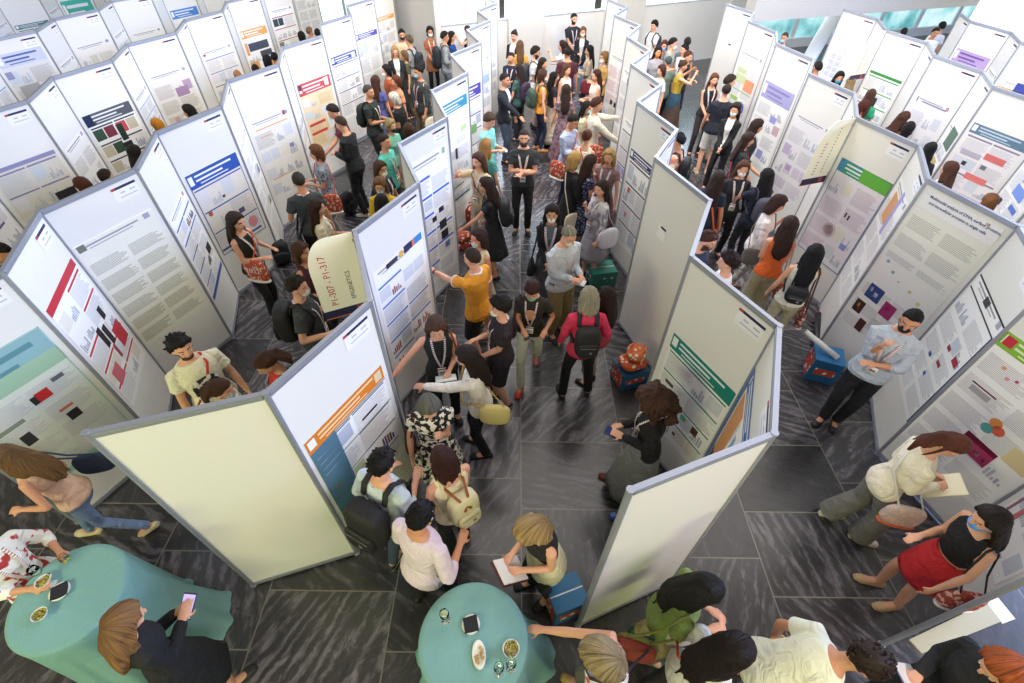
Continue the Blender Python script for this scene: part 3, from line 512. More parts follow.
P('T', 1, 'poster with sky blue flow diagrams', side=1, top=0.55, h=1.5, figs=0.2, acc=[(0.35, 0.1, 0.35, 0.12, '#7a9ae0'), (0.3, 0.25, 0.45, 0.1, '#7a9ae0'), (0.55, 0.4, 0.3, 0.05, '#5a7ac8'), (0.1, 0.45, 0.12, 0.06, '#2c2440'), (0.1, 0.65, 0.12, 0.06, '#2c2440')])
P('T', 2, 'poster with a steel blue header and coral highlighted boxes', side=1, hd='#5f7c92', hh=0.09, top=0.5, h=1.55, rows=5, bars='#8e8a96', figs=0.4, bg='#ece6e6', tcol='#c4d2dc', acc=[(0.5, 0.2, 0.36, 0.06, '#d8706c'), (0.4, 0.42, 0.4, 0.06, '#e07a74'), (0.08, 0.24, 0.38, 0.05, '#b4aebc'), (0.22, 0.34, 0.08, 0.04, '#3a3a44'), (0.55, 0.31, 0.1, 0.04, '#70707a')])
P('T', 3, 'narrow poster with a dark green landscape photograph', side=1, top=0.75, h=1.5, figs=0.4, acc=[(0.35, 0.0, 0.6, 0.2, '#5c7464'), (0.3, 0.35, 0.4, 0.08, '#c8bc7c'), (0.2, 0.5, 0.4, 0.08, '#3c4858')])
P('T', 4, 'pale grey text poster with a small bracket logo', side=1, top=0.6, h=1.4, x0=0.12, x1=0.85, bg='#e6e4ea', tx='#c0bfc8', figs=0.3, acc=[(0.02, 0.02, 0.03, 0.06, '#5c5c7c'), (0.2, 0.05, 0.7, 0.015, '#7c7c98')])
P('T', 6, 'white poster with green rules and a black square image', side=1, hd='#2f8a3c', hh=0.035, top=0.7, h=1.4, logo=False, rows=5, bars='#3c9c4a', widebars=True, figs=0.4, acc=[(0.4, 0.3, 0.2, 0.12, '#26282c'), (0.5, 0.72, 0.4, 0.1, '#6cbc6c')])
P('T', 8, 'small pale blue notice on the panel behind the far arched sign', side=1, top=0.75, h=0.6, x0=0.2, x1=0.6, figs=0, tx='#b0b4d4')
P('U', 1, 'poster with a navy block and orange rules in the far right row', side=1, top=0.6, h=1.3, figs=0.2, acc=[(0.35, 0.0, 0.5, 0.12, '#3c4a9c'), (0.0, 0.1, 0.9, 0.03, '#e0a060'), (0.0, 0.22, 0.6, 0.03, '#e0a060')])
P('U', 2, 'narrow poster of faint grey text in the far right row', side=1, top=0.6, h=1.4, figs=0.1, tx='#c4c8d4')
P('U', 3, 'poster with a purple header in the far right row', side=1, hd='#b49cc8', hh=0.2, top=0.5, h=1.2, tcol='#6c4a94', figs=0.3)
RUNNAME = {'A': 'left aisle row', 'B': 'second row from the left aisle', 'C': 'rear left row', 'D': 'farthest left row', 'M': 'middle row by the centre aisle', 'R': 'row right of the centre aisle', 'S': 'right aisle row', 'T': 'second row on the right', 'U': 'farthest right row'}
for run, J, ds in RUNS:
    for i in range(len(J) - 1):
        st = ST.get((run, i), [])
        if st: lab = 'framed white panel that carries the ' + st[0][2].replace('poster ', 'poster ', 1)
        else: lab = 'unprinted white panel of the ' + RUNNAME[run]
        if run in 'MRS' and i == 0: lab = {'M': 'large blank yellowish end panel at lower left, beside the orange header poster', 'R': 'large blank end panel at lower centre beside the blue box', 'S': 'end panel at lower right seen edge on beside the red skirt'}[run]
        if run == 'R' and i == 4: lab = 'blank tall panel with only a small label, behind the bag pile'
        if len(lab.split()) > 16: lab = ' '.join(lab.split()[:16])
        sides = {ds} | {(s[0] or ds) for s in st}
        panel(J[i], J[i + 1], lab, sides, (True, i == len(J) - 2), sign=not ((run in 'MRS' and i == 0) or (run == 'R' and i == 4)))
        for s, k, desc in st: poster(J[i], J[i + 1], s or ds, k, desc if len(desc.split()) > 3 else desc + ' on a panel')
# ------------------------------------------------------------------ people
PENDING = []     # (object, modifiers are baked in one go at the end, post function)
def sstep(x, a, b):
    t = np.clip((x - a) / (b - a), 0, 1); return t * t * (3 - 2 * t)
def ik(a, c, l1, l2, hint):
    """elbow or knee position between a and c; returns joint and reachable end"""
    a = np.array(a, float); c = np.array(c, float); d = c - a; D = np.linalg.norm(d); mx = (l1 + l2) * 0.995
    if D > mx: c = a + d / D * mx; d = c - a; D = mx
    if D < 0.06: D = 0.06
    u = d / np.linalg.norm(d); x = (l1 ** 2 - l2 ** 2 + D ** 2) / (2 * D); y = math.sqrt(max(l1 ** 2 - x * x, 0))
    h = np.array(hint, float); h = h - u * (h @ u); n = np.linalg.norm(h)
    h = h / n if n > 1e-6 else np.array([0, -1., 0])
    return a + u * x + h * y, c
ARM = {'down': (.27, .03, .86), 'relax': (.25, .12, .90), 'hold': (.07, .255, 1.16), 'read': (.12, .25, 1.05), 'fold_r': (-.01, .185, 1.20), 'fold_l': (-.015, .225, 1.16),
       'clasp': (.03, .22, .97), 'chin': (.07, .20, 1.36), 'point': (.22, .54, 1.32), 'point_low': (.25, .5, 1.02), 'side': (.62, .15, 1.25), 'side_low': (.6, .2, 1.02), 'hip': (.20, .10, 1.02),
       'gest': (.20, .21, 1.15), 'up': (.20, .30, 1.52), 'head': (.14, .05, 1.60), 'back': (.22, -.12, .88)}
def hair_kinds(kind):
    return dict(short=(0.013, 0.0, 0), crop=(0.006, 0.02, 0), bald=(0.004, 0.42, 0), bob=(0.024, -0.38, 0), long=(0.02, -0.34, 0), pony=(0.013, -0.15, 0), bun=(0.013, -0.15, 0), curly=(0.075, -0.5, 1), wavy=(0.026, -0.3, 1), mop=(0.026, -0.06, 1))[kind]
NP = [0]; PPL = []
def person(u, v, label, h=1.70, hd=270, top='tee', tc='#333333', bot='trousers', bc='#26262c', hair='short', hc='#2a211d', skin='l', shoe='#2c2c2e',
           arms=('down', 'down'), legs='stand', lean=0.0, pitch=8.0, yaw=0.0, mask=None, lan=False, fem=False, beard=False, vneck=None, straps=None, glasses=False, gate=None, group=None, pos=None, socks=False, lanc='#ecebe8', under=None, wide=1.0):
    NP[0] += 1; pid = NP[0]; rng = random.Random(pid * 7 + 1)
    S = h / 1.75; ln = math.radians(lean)
    slim = (0.90 if fem else 1.0) * wide
    # legs first: how far the hips drop
    if legs == 'walk': ank = {1: (.07, .30, .09), -1: (-.07, -.30, .13)}
    elif legs == 'stride': ank = {1: (.07, .42, .10), -1: (-.06, -.42, .22)}
    elif legs == 'wide': ank = {1: (.17, .03, .09), -1: (-.17, -.02, .09)}
    elif legs == 'step': ank = {1: (.10, .16, .09), -1: (-.09, -.10, .09)}
    elif legs == 'close': ank = {1: (.065, .02, .09), -1: (-.065, -.03, .09)}
    else: ank = {1: (.10, .03 + rng.uniform(-.03, .04), .09), -1: (-.10, -.02 + rng.uniform(-.04, .03), .09)}
    HZ = .915; drop = 0.0
    for s in (1, -1):
        e = np.array(ank[s]); hp = np.array([s * .088, 0, HZ])
        while np.linalg.norm(hp - np.array([0, 0, drop]) - e) > .822 and drop < .25: drop += .005
    def bend(V):
        V = np.array(V, float).reshape(-1, 3); w = sstep(V[:, 2], .86, 1.22) * ln; z0 = .95
        y, z = V[:, 1], V[:, 2] - z0; o = V.copy()
        o[:, 1] = y * np.cos(w) + z * np.sin(w); o[:, 2] = z0 + z * np.cos(w) - y * np.sin(w) - drop * 1.0
        return o
    def bendp(p): return bend([p])[0]
    Rn = rotm('x', -ln)
    def lowbend(V): V = np.array(V, float).reshape(-1, 3).copy(); V[:, 2] -= drop; return V
    Rh = rotm('z', math.radians(yaw)) @ rotm('x', -math.radians(pitch))
    piv = np.array([0, -.005, 1.50])
    def headT(V):
        V = np.array(V, float).reshape(-1, 3); V = (V - piv) @ Rh.T + piv
        V2 = V.copy(); V2[:, 2] = np.maximum(V2[:, 2], 1.23)
        y, z = V[:, 1], V[:, 2] - .95; o = V.copy()
        o[:, 1] = y * math.cos(ln) + z * math.sin(ln); o[:, 2] = .95 + z * math.cos(ln) - y * math.sin(ln) - drop
        return o
    rz = math.radians(hd - 90); Rz = rotm('z', rz)
    hc_loc = headT([(0, .0, 1.64)])[0] * S
    if pos is None:
        g = at(u, v, hc_loc[2]); off = Rz @ hc_loc; loc = (g[0] - off[0], g[1] - off[1], 0)
    else: loc = (pos[0], pos[1], 0)
    D = math.sqrt(loc[0] ** 2 + loc[1] ** 2 + 3.2 ** 2)
    vox = .0085 if D < 4.7 else .011 if D < 7 else .015 if D < 10.5 else .019
    vx = vox / S
    root = empty('person', loc, rz, label, 'person', group)
    def fin(mb, name, mats, par, voxel=None, it=2, post=None, smooth=True):
        mb.xf(lambda V: V * S)
        o = mb.obj(name, mats, par, smooth)
        if voxel:
            r = o.modifiers.new('r', 'REMESH'); r.mode = 'VOXEL'; r.voxel_size = voxel; r.use_smooth_shade = True
            if it: sm = o.modifiers.new('s', 'SMOOTH'); sm.factor = 0.5; sm.iterations = it
            PENDING.append((o, post))
        return o
    # ---- body
    B = MB()
    f = 1 if fem else 0
    TR = [(.80, .085, .075, 0), (.84, .150, .100, 0), (.92, .172 + .006 * f, .118, -.008), (1.00, .158, .108, -.004), (1.09, .138 - .010 * f, .094, 0), (1.20, .150 - .008 * f, .104, 0), (1.30, .165 - .008 * f, .118 + .012 * f, .004), (1.38, .172, .104, -.004), (1.43, .150, .084, -.010), (1.47, .100, .066, -.012), (1.50, .062, .056, -.010)]
    w_ = slim
    def torso(mb, g, z0, z1, flare=0.0, zf=1.1, m=0, scale=1.0, extra=()):
        pts = []; rr = []
        zs = [t[0] for t in TR]
        lst = [z for z in ([z0] + [z for z in zs if z0 + .015 < z < z1 - .015] + [z1])]
        for z in lst:
            a = np.interp(z, zs, [t[1] for t in TR]) * w_; b = np.interp(z, zs, [t[2] for t in TR]) * (w_ if f else wide); y = np.interp(z, zs, [t[3] for t in TR])
            k = flare * max(0, (zf - z)) / .25
            pts.append((0, y, z)); rr.append((a + g + k, b + g + k))
        mb2 = MB(); mb2.tube(pts, rr, side=(1, 0, 0), seg=20, round_=False); mb2.xf(bend); mb.add(mb2.verts(), mb2.F, m)
    torso(B, 0, .80, 1.50)
    t_ = MB(); t_.tube([(0, -.012, 1.44), (0, -.008, 1.50), (0, .0, 1.56)], [.062 - .008 * f, .053 - .007 * f, .052 - .007 * f], side=(1, 0, 0), seg=14); t_.xf(bend); B.add(t_.verts(), t_.F)
    # head: cranium, jaw, nose, ears
    H = MB()
    H.ell((0, -.010, 1.662), (.076, .094, .088)); H.ell((0, .012, 1.622), (.067, .076, .088)); H.ell((0, .032, 1.575), (.046 - .004 * f, .052, .048))
    H.tube([(0, .083, 1.658), (0, .098, 1.632), (0, .104, 1.616)], [(.009, .010), (.012, .012), (.016, .011)], side=(1, 0, 0), seg=8)
    H.ell((0, .079, 1.588), (.022, .012, .011))
    for s in (1, -1):
        H.ell((s * .078, -.004, 1.630), (.010, .019, .030)); H.ell((s * .036, .062, 1.61), (.022, .02, .022))
    H.ell((0, .064, 1.674), (.052, .022, .012))
    H.tube([(0, 0, 1.50), (0, .005, 1.58)], [.050 - .006 * f, .05 - .006 * f], side=(1, 0, 0))
    H.xf(headT); B.add(H.verts(), H.F)
    # arms
    wr = {}; el = {}; sh = {}; ad = {}
    for s, a in ((1, arms[0]), (-1, arms[1])):
        tgt = np.array(ARM[a] if isinstance(a, str) else a, float); tgt = tgt * np.array([s, 1, 1])
        if isinstance(a, str) and a in ('down', 'relax', 'clasp', 'back', 'hip'): tgt = tgt + np.array([0, math.sin(ln) * .28, -drop])
        else: tgt = bendp(tgt)
        shp = bendp((s * .170 * w_, -.008, 1.405)); sh[s] = shp
        hint = (s * .35, -.8, -.35) if not (isinstance(a, str) and a in ('up', 'head')) else (s * .8, .1, -.5)
        if isinstance(a, str) and a.startswith('fold'): hint = (s * .7, -.1, -.9)
        if isinstance(a, str) and a in ('hip',): hint = (s * 1.0, -.5, 0)
        L1, L2 = .285, .250
        e, w = ik(shp, tgt, L1, L2, hint); el[s] = e; wr[s] = w
        ka = .88 if fem else 1.0
        B.tube([shp + np.array([-s * .035, 0, .005]), shp, shp + (e - shp) * .35, shp + (e - shp) * .8, e], [.046 * ka, .050 * ka, .045 * ka, .038 * ka, .036 * ka], seg=12)
        B.tube([e, e + (w - e) * .3, e + (w - e) * .75, w], [.036 * ka, .038 * ka, .030 * ka, (.028 * ka, .022 * ka)], seg=12)
        # hand
        d = (w - e) / np.linalg.norm(w - e)
        inw = np.array([-s, 0, 0]) if abs(d[2]) > .6 else np.array([-s * .35, 0, -1.])
        n = inw - d * (inw @ d); n /= np.linalg.norm(n); sd = np.cross(n, d)   # n: palm normal, sd: across
        th = sd if (sd @ np.array([0, 1., 0.3])) > 0 else -sd                   # thumb side forward/up
        ad[s] = (d, n, th)
        ks = .93 if fem else 1.0
        B.tube([w - d * .01, w + d * .03, w + d * .085], [(.026, .018), (.038, .017), (.040, .014)], side=th, seg=12, round_=True)
        curl = rng.uniform(.35, .8) if not (isinstance(a, str) and a.startswith('fold')) else .3
        if isinstance(a, str) and a in ('hold', 'read', 'chin'): curl = 1.1
        fr = max(.0085, .62 * vx) * ks
        for k in range(4):
            b0 = w + d * .082 + th * (.030 - .020 * k) * ks; Lf = (.066, .075, .070, .055)[k] * ks
            d1 = d + n * curl * .35 + th * (.10 - .07 * k); d1 /= np.linalg.norm(d1)
            d2 = d + n * curl * 1.1; d2 /= np.linalg.norm(d2)
            d3 = d + n * curl * 2.2; d3 /= np.linalg.norm(d3)
            p1 = b0 + d1 * Lf * .45; p2 = p1 + d2 * Lf * .32; p3 = p2 + d3 * Lf * .25
            B.tube([b0 - d * .012, b0, p1, p2, p3], [fr, fr, fr * .97, fr * .9, fr * .8], seg=7)
        b0 = w + d * .025 + th * .028
        t1 = th * .8 + d * .75 + n * .35; t1 /= np.linalg.norm(t1); t2 = d + th * .25 + n * .45; t2 /= np.linalg.norm(t2)
        B.tube([b0 - th * .012, b0 + t1 * .035, b0 + t1 * .035 + t2 * .032], [fr * 1.3, fr * 1.15, fr * .95], seg=7)
    # legs
    kn = {}; an = {}; hpv = {}
    for s in (1, -1):
        hp = np.array([s * .088 * (w_ * .5 + .5), 0, HZ - drop]); k, a = ik(hp, ank[s], .43, .405, (s * .15, 1, 0)); kn[s] = k; an[s] = a; hpv[s] = hp
        B.tube([hp + (0, 0, -.0), hp + (k - hp) * .25, hp + (k - hp) * .7, k, k + (a - k) * .3, k + (a - k) * .75, a],
               [.088 * w_, .084 * w_, .062 * w_, .054 * w_, .056 * w_, .042, .036], side=(1, 0, 0), seg=14)
        fd = np.array([s * .16, 1, 0.]); 
        if a[2] > .11: fd = np.array([s * .1, 1, -1.0 if a[2] > .18 else -.5])
        fd /= np.linalg.norm(fd)
        B.tube([a + (0, 0, -.02) - fd * .02, a + fd * .06 + (0, 0, -.045), a + fd * .14 + (0, 0, -.06)], [(.034, .038), (.036, .028), (.036, .018)], side=(1, 0, 0), seg=10)
    sm = skinm(skin)
    Hm = np.eye(4)  # head frame -> person
    o0 = headT([(0, 0, 0), (1, 0, 0), (0, 1, 0), (0, 0, 1)])
    def head_inv(V):
        M = np.array([o0[1] - o0[0], o0[2] - o0[0], o0[3] - o0[0]]); return ((V / S) - o0[0]) @ np.linalg.inv(M)
    def body_post(o, me):
        n = len(me.polygons); c = np.empty(n * 3); me.polygons.foreach_get('center', c); q = head_inv(c.reshape(-1, 3)); mi = np.zeros(n, int)
        front = q[:, 1] > .035
        lips = front & (np.abs(q[:, 0]) < .024) & (np.abs(q[:, 2] - 1.588) < .0075) & (q[:, 1] > .07)
        brow = front & (np.abs(np.abs(q[:, 0]) - .032) < .018) & (np.abs(q[:, 2] - 1.667) < .006)
        mi[lips] = 1; mi[brow] = 2
        if beard:
            bd = (q[:, 2] > 1.515) & (q[:, 2] < 1.60 + .03 * (np.abs(q[:, 0]) / .06) ** 2 * .9) & (q[:, 1] > -.0) & (q[:, 2] < 1.625) & ~lips
            bd &= ~((np.abs(q[:, 0]) < .05) & (q[:, 2] > 1.603)); mi[bd] = 2
        me.polygons.foreach_set('material_index', mi)
        # eyes
        if D < 9:
            E_ = MB()
            for s in (1, -1):
                E_.ell((s * .032, .078, 1.646), (.012, .0075, .0052), m=3, n=5); E_.ell((s * .032, .0815, 1.646), (.0062, .0050, .0052), m=4, n=5)
            E_.xf(lambda V: headT(V) * S)
            e2 = E_.mesh('e', list(me.materials)); bm = bmesh.new(); bm.from_mesh(me); bm.from_mesh(e2); bm.to_mesh(me); bm.free(); bpy.data.meshes.remove(e2)
    fin(B, 'body', [sm, mat('#a8564c', 0.5), mat(hc if not hair == 'bald' else '#3a2c24', 0.7), mat('#c9bdb2', 0.4), mat('#2a1c16', 0.2)], root, vox, 2, body_post)
    # ---- hair
    th_, cut, rough_ = hair_kinds(hair); HB = MB()
    V, Fc = uvs(18, 36); g = V[:, 2] * .9 - V[:, 1] * .72 + .13 - cut - .10 * sstep(np.abs(V[:, 0]), .15, .45) * (V[:, 1] > .35) + .05 * np.sin(V[:, 0] * 17 + pid) * (np.abs(V[:, 1]) < .8)
    if cut < -.2:
        face = (np.abs(V[:, 0]) < .66) & (V[:, 1] > .25) & (V[:, 2] < .52); g = np.where(face, -.2, g)
    if hair == 'bald':
        g = np.where((V[:, 2] < .45) & (V[:, 1] < .2) & (V[:, 2] > -.5), .3, -.3)
    k = sstep(g, -.06, .10)
    rad = np.array([.076, .096, .092]); base = V * rad
    tk = th_ + .003
    if rough_:
        nz = np.array([math.sin(p[0] * 23 + pid) * math.sin(p[1] * 19 + 1) * math.sin(p[2] * 21 + 2) for p in V]); tk = tk * (1 + .45 * nz)
    else:
        nz = np.array([math.sin(p[0] * 31 + pid) * math.sin(p[1] * 27 + pid) + .6 * math.sin(p[2] * 37 + p[0] * 20) for p in V]); tk = tk * (1 + .28 * nz)
    r_out = 1 + tk / .09; r_in = .82
    vol = V * rad * (r_in + (r_out - r_in) * k)[:, None]
    if hair in ('long', 'bob', 'wavy', 'curly'): vol[:, 0] *= 1.03
    HB.add(vol + np.array([0, -.012, 1.664]), Fc)
    if hair in ('short', 'mop') and D < 9:      # tufts break the outline
        for q in range(70 if hair == 'mop' else 55):
            j = rng.randrange(len(V))
            if g[j] < .06: continue
            n_ = V[j]; p_ = vol[j] * rng.uniform(.96, 1.03) + np.array([0, -.012, 1.664]); L_h = .021 if hair == 'mop' else .017
            dr = n_ * .5 + np.array([rng.uniform(-.7, .7), rng.uniform(-.5, .9), rng.uniform(-.6, .2)]); dr /= np.linalg.norm(dr)
            HB.tube([p_ - dr * .012, p_ + dr * L_h * .5, p_ + dr * L_h - n_ * .004], [.010, .009, .004], seg=5, round_=False)
    if hair in ('long', 'wavy'):
        e = .012 if hair == 'wavy' else 0
        HB.tube([(0, -.070, 1.67), (0, -.085, 1.58), (0, -.105, 1.48), (0, -.130, 1.38), (0, -.142, 1.29), (0, -.142, 1.22)], [(.080 + e, .040), (.090 + e, .042), (.102 + e, .036), (.108 + e, .032), (.095 + e, .026), (.05, .014)], side=(1, 0, 0), seg=14)
        for s in (1, -1):
            HB.tube([(s * .070, -.02, 1.66), (s * .082, -.015, 1.58), (s * .090, -.03, 1.49), (s * (.105), -.005, 1.41)], [.024, .026 + e, .026 + e, .014], seg=9)
    if hair == 'bob':
        HB.tube([(0, -.06, 1.66), (0, -.075, 1.58), (0, -.07, 1.52)], [(.084, .044), (.088, .046), (.075, .036)], side=(1, 0, 0), seg=14)
        for s in (1, -1): HB.tube([(s * .072, -.01, 1.66), (s * .082, -.0, 1.58), (s * .078, .01, 1.535)], [.024, .024, .016], seg=9)
    if hair in ('long', 'wavy', 'bob', 'pony') and D < 8.5:      # loose locks
        n_l = 16 if hair != 'pony' else 7
        for q in range(n_l):
            a = (q / (n_l - 1) - .5) * (3.4 if hair != 'pony' else 1.6) + rng.uniform(-.1, .1); cx_, sy_ = math.sin(a), -math.cos(a); sy_ = min(sy_, .15)
            zb = {'long': rng.uniform(1.14, 1.30), 'wavy': rng.uniform(1.18, 1.36), 'bob': rng.uniform(1.47, 1.53), 'pony': rng.uniform(1.50, 1.56)}[hair]
            if abs(cx_) > .8 and hair != 'bob': zb = rng.uniform(1.32, 1.42)
            wv_ = .010 if hair == 'wavy' else .004; pts = []; rr = []
            for j in range(7):
                t = j / 6; z = 1.70 + (zb - 1.70) * t; bl = .085 + .012 * math.sin(t * 3)
                pts.append((cx_ * (bl + .02 * t) + wv_ * math.sin(t * 11 + q), sy_ * (.10 + .055 * t * (hair != 'bob')) - .012 + wv_ * math.cos(t * 9 + q * 2), z)); rr.append(.015 * (1 - .6 * max(0, t - .5)))
            HB.tube(pts, rr, seg=7)
    if hair == 'curly':
        for q in range(40):
            a = rng.uniform(0, 2 * math.pi); zz = rng.uniform(-.21, .09); rr = .115 + .03 * rng.random()
            x, y = rr * math.cos(a), rr * math.sin(a) - .03
            if y > .035 and zz < .04: continue
            HB.ell((x, y, 1.64 + zz), (.040, .040, .042), n=6)
            for _ in range(3): HB.ell((x * rng.uniform(1.0, 1.25), y * rng.uniform(1.0, 1.25) - .01, 1.64 + zz + rng.uniform(-.03, .03)), (.017, .017, .019), n=5)
    if hair == 'pony':
        HB.tube([(0, -.105, 1.68), (0, -.15, 1.66), (0, -.155, 1.56), (0, -.15, 1.44)], [.016, .03, .032, .014], seg=9)
    if hair == 'bun': HB.ell((0, -.09, 1.735), (.042, .042, .036))
    hm = hairm(hc)
    def hairT(V):
        V = np.array(V, float).reshape(-1, 3); k = sstep(V[:, 2] + np.minimum(V[:, 1] + .06, 0) * .9, 1.40, 1.60)[:, None]; return headT(V) * k + bend(V) * (1 - k)
    if hair in ('short', 'crop', 'bald', 'mop'): HB.xf(headT); fin(HB, 'hair', [hm], root)
    else: HB.xf(hairT); fin(HB, 'hair', [hm], root, max(vox, .010) * (1 if D < 7 else 1.1), 1 if hair == 'curly' else 4 if D < 5 else 2)
    # ---- clothes
    cg = .013
    tm = cloth(tc); T = MB(); hem = {'tee': .87, 'long': .86, 'sleeveless': .90, 'tucked': 1.00, 'jacket': .80, 'crop': 1.06, 'tunic': .70, 'shirt': .86}.get(top, .88)
    sleeve = {'tee': .62, 'tunic': .62, 'long': 2, 'jacket': 2, 'tucked': 2, 'shirt': 1.35, 'sleeveless': 0, 'crop': 0, 'dress': .45, 'sundress': 0}[top]
    if top in ('dress', 'sundress'): hem = 1.0
    torso(T, cg, max(hem, .80), 1.475 if top not in ('sundress', 'sleeveless', 'crop') else 1.43, flare=(.0 if top in ('tucked', 'dress', 'sundress') or (bot in ('skirt', 'longskirt', 'miniskirt') and top == 'crop') else .022))
    if hem < .80:
        t_ = MB(); t_.tube([(0, 0, .86), (0, 0, hem)], [(.19, .14), (.21, .16)], side=(1, 0, 0), seg=20, round_=False); t_.xf(lowbend); T.add(t_.verts(), t_.F)
    for s in (1, -1):
        ka = (.88 if fem else 1.0); e, w, p = el[s], wr[s], sh[s]
        if sleeve > 0:
            q = min(sleeve, 1.0); end = p + (e - p) * q; lo = .012 if sleeve < 1 else .006
            T.tube([p + np.array([-s * .085, 0, -.012]), p + np.array([-s * .035, 0, .000]), p + np.array([s * .004, 0, -.004]), p + (e - p) * q * .5, end], [.030 * ka + cg, .044 * ka + cg, .048 * ka + cg, .049 * ka + cg, (.043 * ka + cg + lo)], seg=14, round_=False)
            if sleeve > 1:
                z = min(sleeve - 1, .93); w2 = e + (w - e) * z
                T.tube([p + (e - p) * .85, e, e + (w2 - e) * .5, w2], [.041 * ka + cg, .042 * ka + cg, .039 * ka + cg, .033 * ka + cg], seg=14, round_=True)
        else:
            t_ = MB(); t_.tube([(s * .10 * w_, -.01, 1.40), (s * .085, -.012, 1.455)], [(.05, .065), (.035, .055)], side=(1, 0, 0), seg=10); t_.xf(bend); T.add(t_.verts(), t_.F)
    mats_t = [tm]
    if vneck:
        mats_t.append(cloth(vneck))
        ti = bend([(0, 0, 1.3), (1, 0, 1.3), (0, 1, 1.3)]);
    def top_post(o, me):
        if not vneck: return
        n = len(me.polygons); c = np.empty(n * 3); me.polygons.foreach_get('center', c); q = c.reshape(-1, 3) / S
        q = q.copy(); q[:, 2] += drop; z = q[:, 2] - .95; y = q[:, 1]
        w0 = ln; yy = y * math.cos(w0) - z * math.sin(w0); zz = .95 + z * math.cos(w0) + y * math.sin(w0)
        hw = np.clip((zz - 1.02) * .16 + .015, 0, .07)
        mi = ((yy > .02) & (np.abs(q[:, 0]) < hw) & (zz > .95)).astype(int)
        me.polygons.foreach_set('material_index', mi)
    name = {'tee': 'tee_shirt', 'long': 'long_sleeved_top', 'jacket': 'jacket', 'sleeveless': 'sleeveless_top', 'dress': 'dress_bodice', 'sundress': 'dress_bodice', 'crop': 'strap_top', 'tunic': 'tunic', 'tucked': 'shirt', 'shirt': 'shirt'}[top]
    fin(T, name, mats_t, root, vox, 2, top_post if vneck else None)
    LB = MB(); bm_ = cloth(bc)
    if bot in ('trousers', 'shorts', 'widetrousers', 'jeans', 'cropped'):
        t_ = MB(); t_.tube([(0, 0, .80), (0, -.004, .84), (0, -.008, .92), (0, -.002, 1.0), (0, 0, 1.03)], [(.11, .09), (.162 * w_, .112), (.174 * w_, .120), (.157 * w_, .108), (.148 * w_, .100)], side=(1, 0, 0), seg=20, round_=False)
        V = t_.verts(); ww = sstep(V[:, 2], .92, 1.0)[:, None]; t_.V = [bend(V) * ww + lowbend(V) * (1 - ww)]; LB.add(t_.verts(), t_.F)
        for s in (1, -1):
            hp, k, a = hpv[s], kn[s], an[s]; e = .016
            if bot == 'widetrousers': R_ = [.098, .098, .092, .095, .105, .115]
            elif bot == 'jeans': R_ = [.094 * w_, .089 * w_, .066 * w_, .060 * w_, .056 * w_, .046]
            else: R_ = [.097 * w_, .093 * w_, .077 * w_, .069 * w_, .066 * w_, .058]
            P_ = [hp + (0, 0, .0), hp + (k - hp) * .25, hp + (k - hp) * .75, k, k + (a - k) * .4, k + (a - k) * 1.04]
            if bot == 'shorts': P_ = P_[:3] + [hp + (k - hp) * .9]; R_ = [R_[0], R_[1] + .006, R_[2] + .016, R_[3] + .024]
            if bot == 'cropped': P_[-1] = k + (a - k) * .7; R_[-1] = .058
            LB.tube(P_, R_, side=(1, 0, 0), seg=14, round_=False)
        fin(LB, 'trousers' if bot != 'shorts' else 'shorts', [bm_], root, vox, 2)
    elif bot in ('skirt', 'longskirt', 'miniskirt'):
        hz = {'skirt': .46, 'longskirt': .18, 'miniskirt': .60}[bot]; fl = {'skirt': .10, 'longskirt': .13, 'miniskirt': .03}[bot]
        seg = 32; V = []; Fc = []; n = 9; zs = np.linspace(1.04, hz, n); ang = np.linspace(0, 2 * math.pi, seg, endpoint=False)
        for i, z in enumerate(zs):
            t = i / (n - 1); a = np.interp(z, [.60, .92, 1.04], [.185, .182, .150]) * w_ + fl * t ** 1.2; b = np.interp(z, [.60, .92, 1.04], [.145, .13, .106]) + fl * t ** 1.2
            fold = 1 + (.05 * t * np.sin(ang * 7 + pid)) * (1.0 if fl > .05 else .2)
            V.append(np.c_[np.cos(ang) * a * fold, np.sin(ang) * b * fold + .02 * t * (1 if legs in ('walk', 'step') else 0), np.full(seg, z)])
        inner = [v * np.array([.93, .93, 1]) + np.array([0, 0, .004]) for v in V[::-1]]
        allr = V + inner; VV = np.concatenate(allr); m_ = len(allr)
        for i in range(m_ - 1):
            for q in range(seg): Fc.append((i * seg + q, (i + 1) * seg + q, (i + 1) * seg + (q + 1) % seg, i * seg + (q + 1) % seg))
        ww = sstep(VV[:, 2], .92, 1.02)[:, None]; VV = bend(VV) * ww + lowbend(VV) * (1 - ww)
        LB.add(VV, Fc); fin(LB, 'skirt', [bm_], root)
    # ---- shoes
    for s in (1, -1):
        a = an[s]; fd = np.array([s * .16, 1, 0.]); pit = 0
        if a[2] > .18: fd = np.array([s * .1, 1, -1.0])
        elif a[2] > .11: fd = np.array([s * .1, 1, -.5])
        fd /= np.linalg.norm(fd); upv = np.array([0, 0, 1.]) - fd * fd[2]; upv /= np.linalg.norm(upv)
        SB = MB(); b0 = a - upv * .06
        SB.tube([b0 - fd * .055, b0 - fd * .03, b0 + fd * .05, b0 + fd * .12, b0 + fd * .175], [(.030, .034), (.036, .040), (.038, .034), (.044, .026), (.034, .018)], side=(1, 0, 0), seg=12)
        SB.tube([b0 - fd * .065 - upv * .022, b0 + fd * .05 - upv * .022, b0 + fd * .14 - upv * .020, b0 + fd * .19 - upv * .016], [(.030, .010), (.040, .010), (.046, .010), (.030, .008)], side=(1, 0, 0), seg=10, m=1)
        sc_ = shoe.split('/')
        fin(SB, 'shoe', [mat(sc_[0], 0.55), mat(sc_[-1], 0.6)], root)
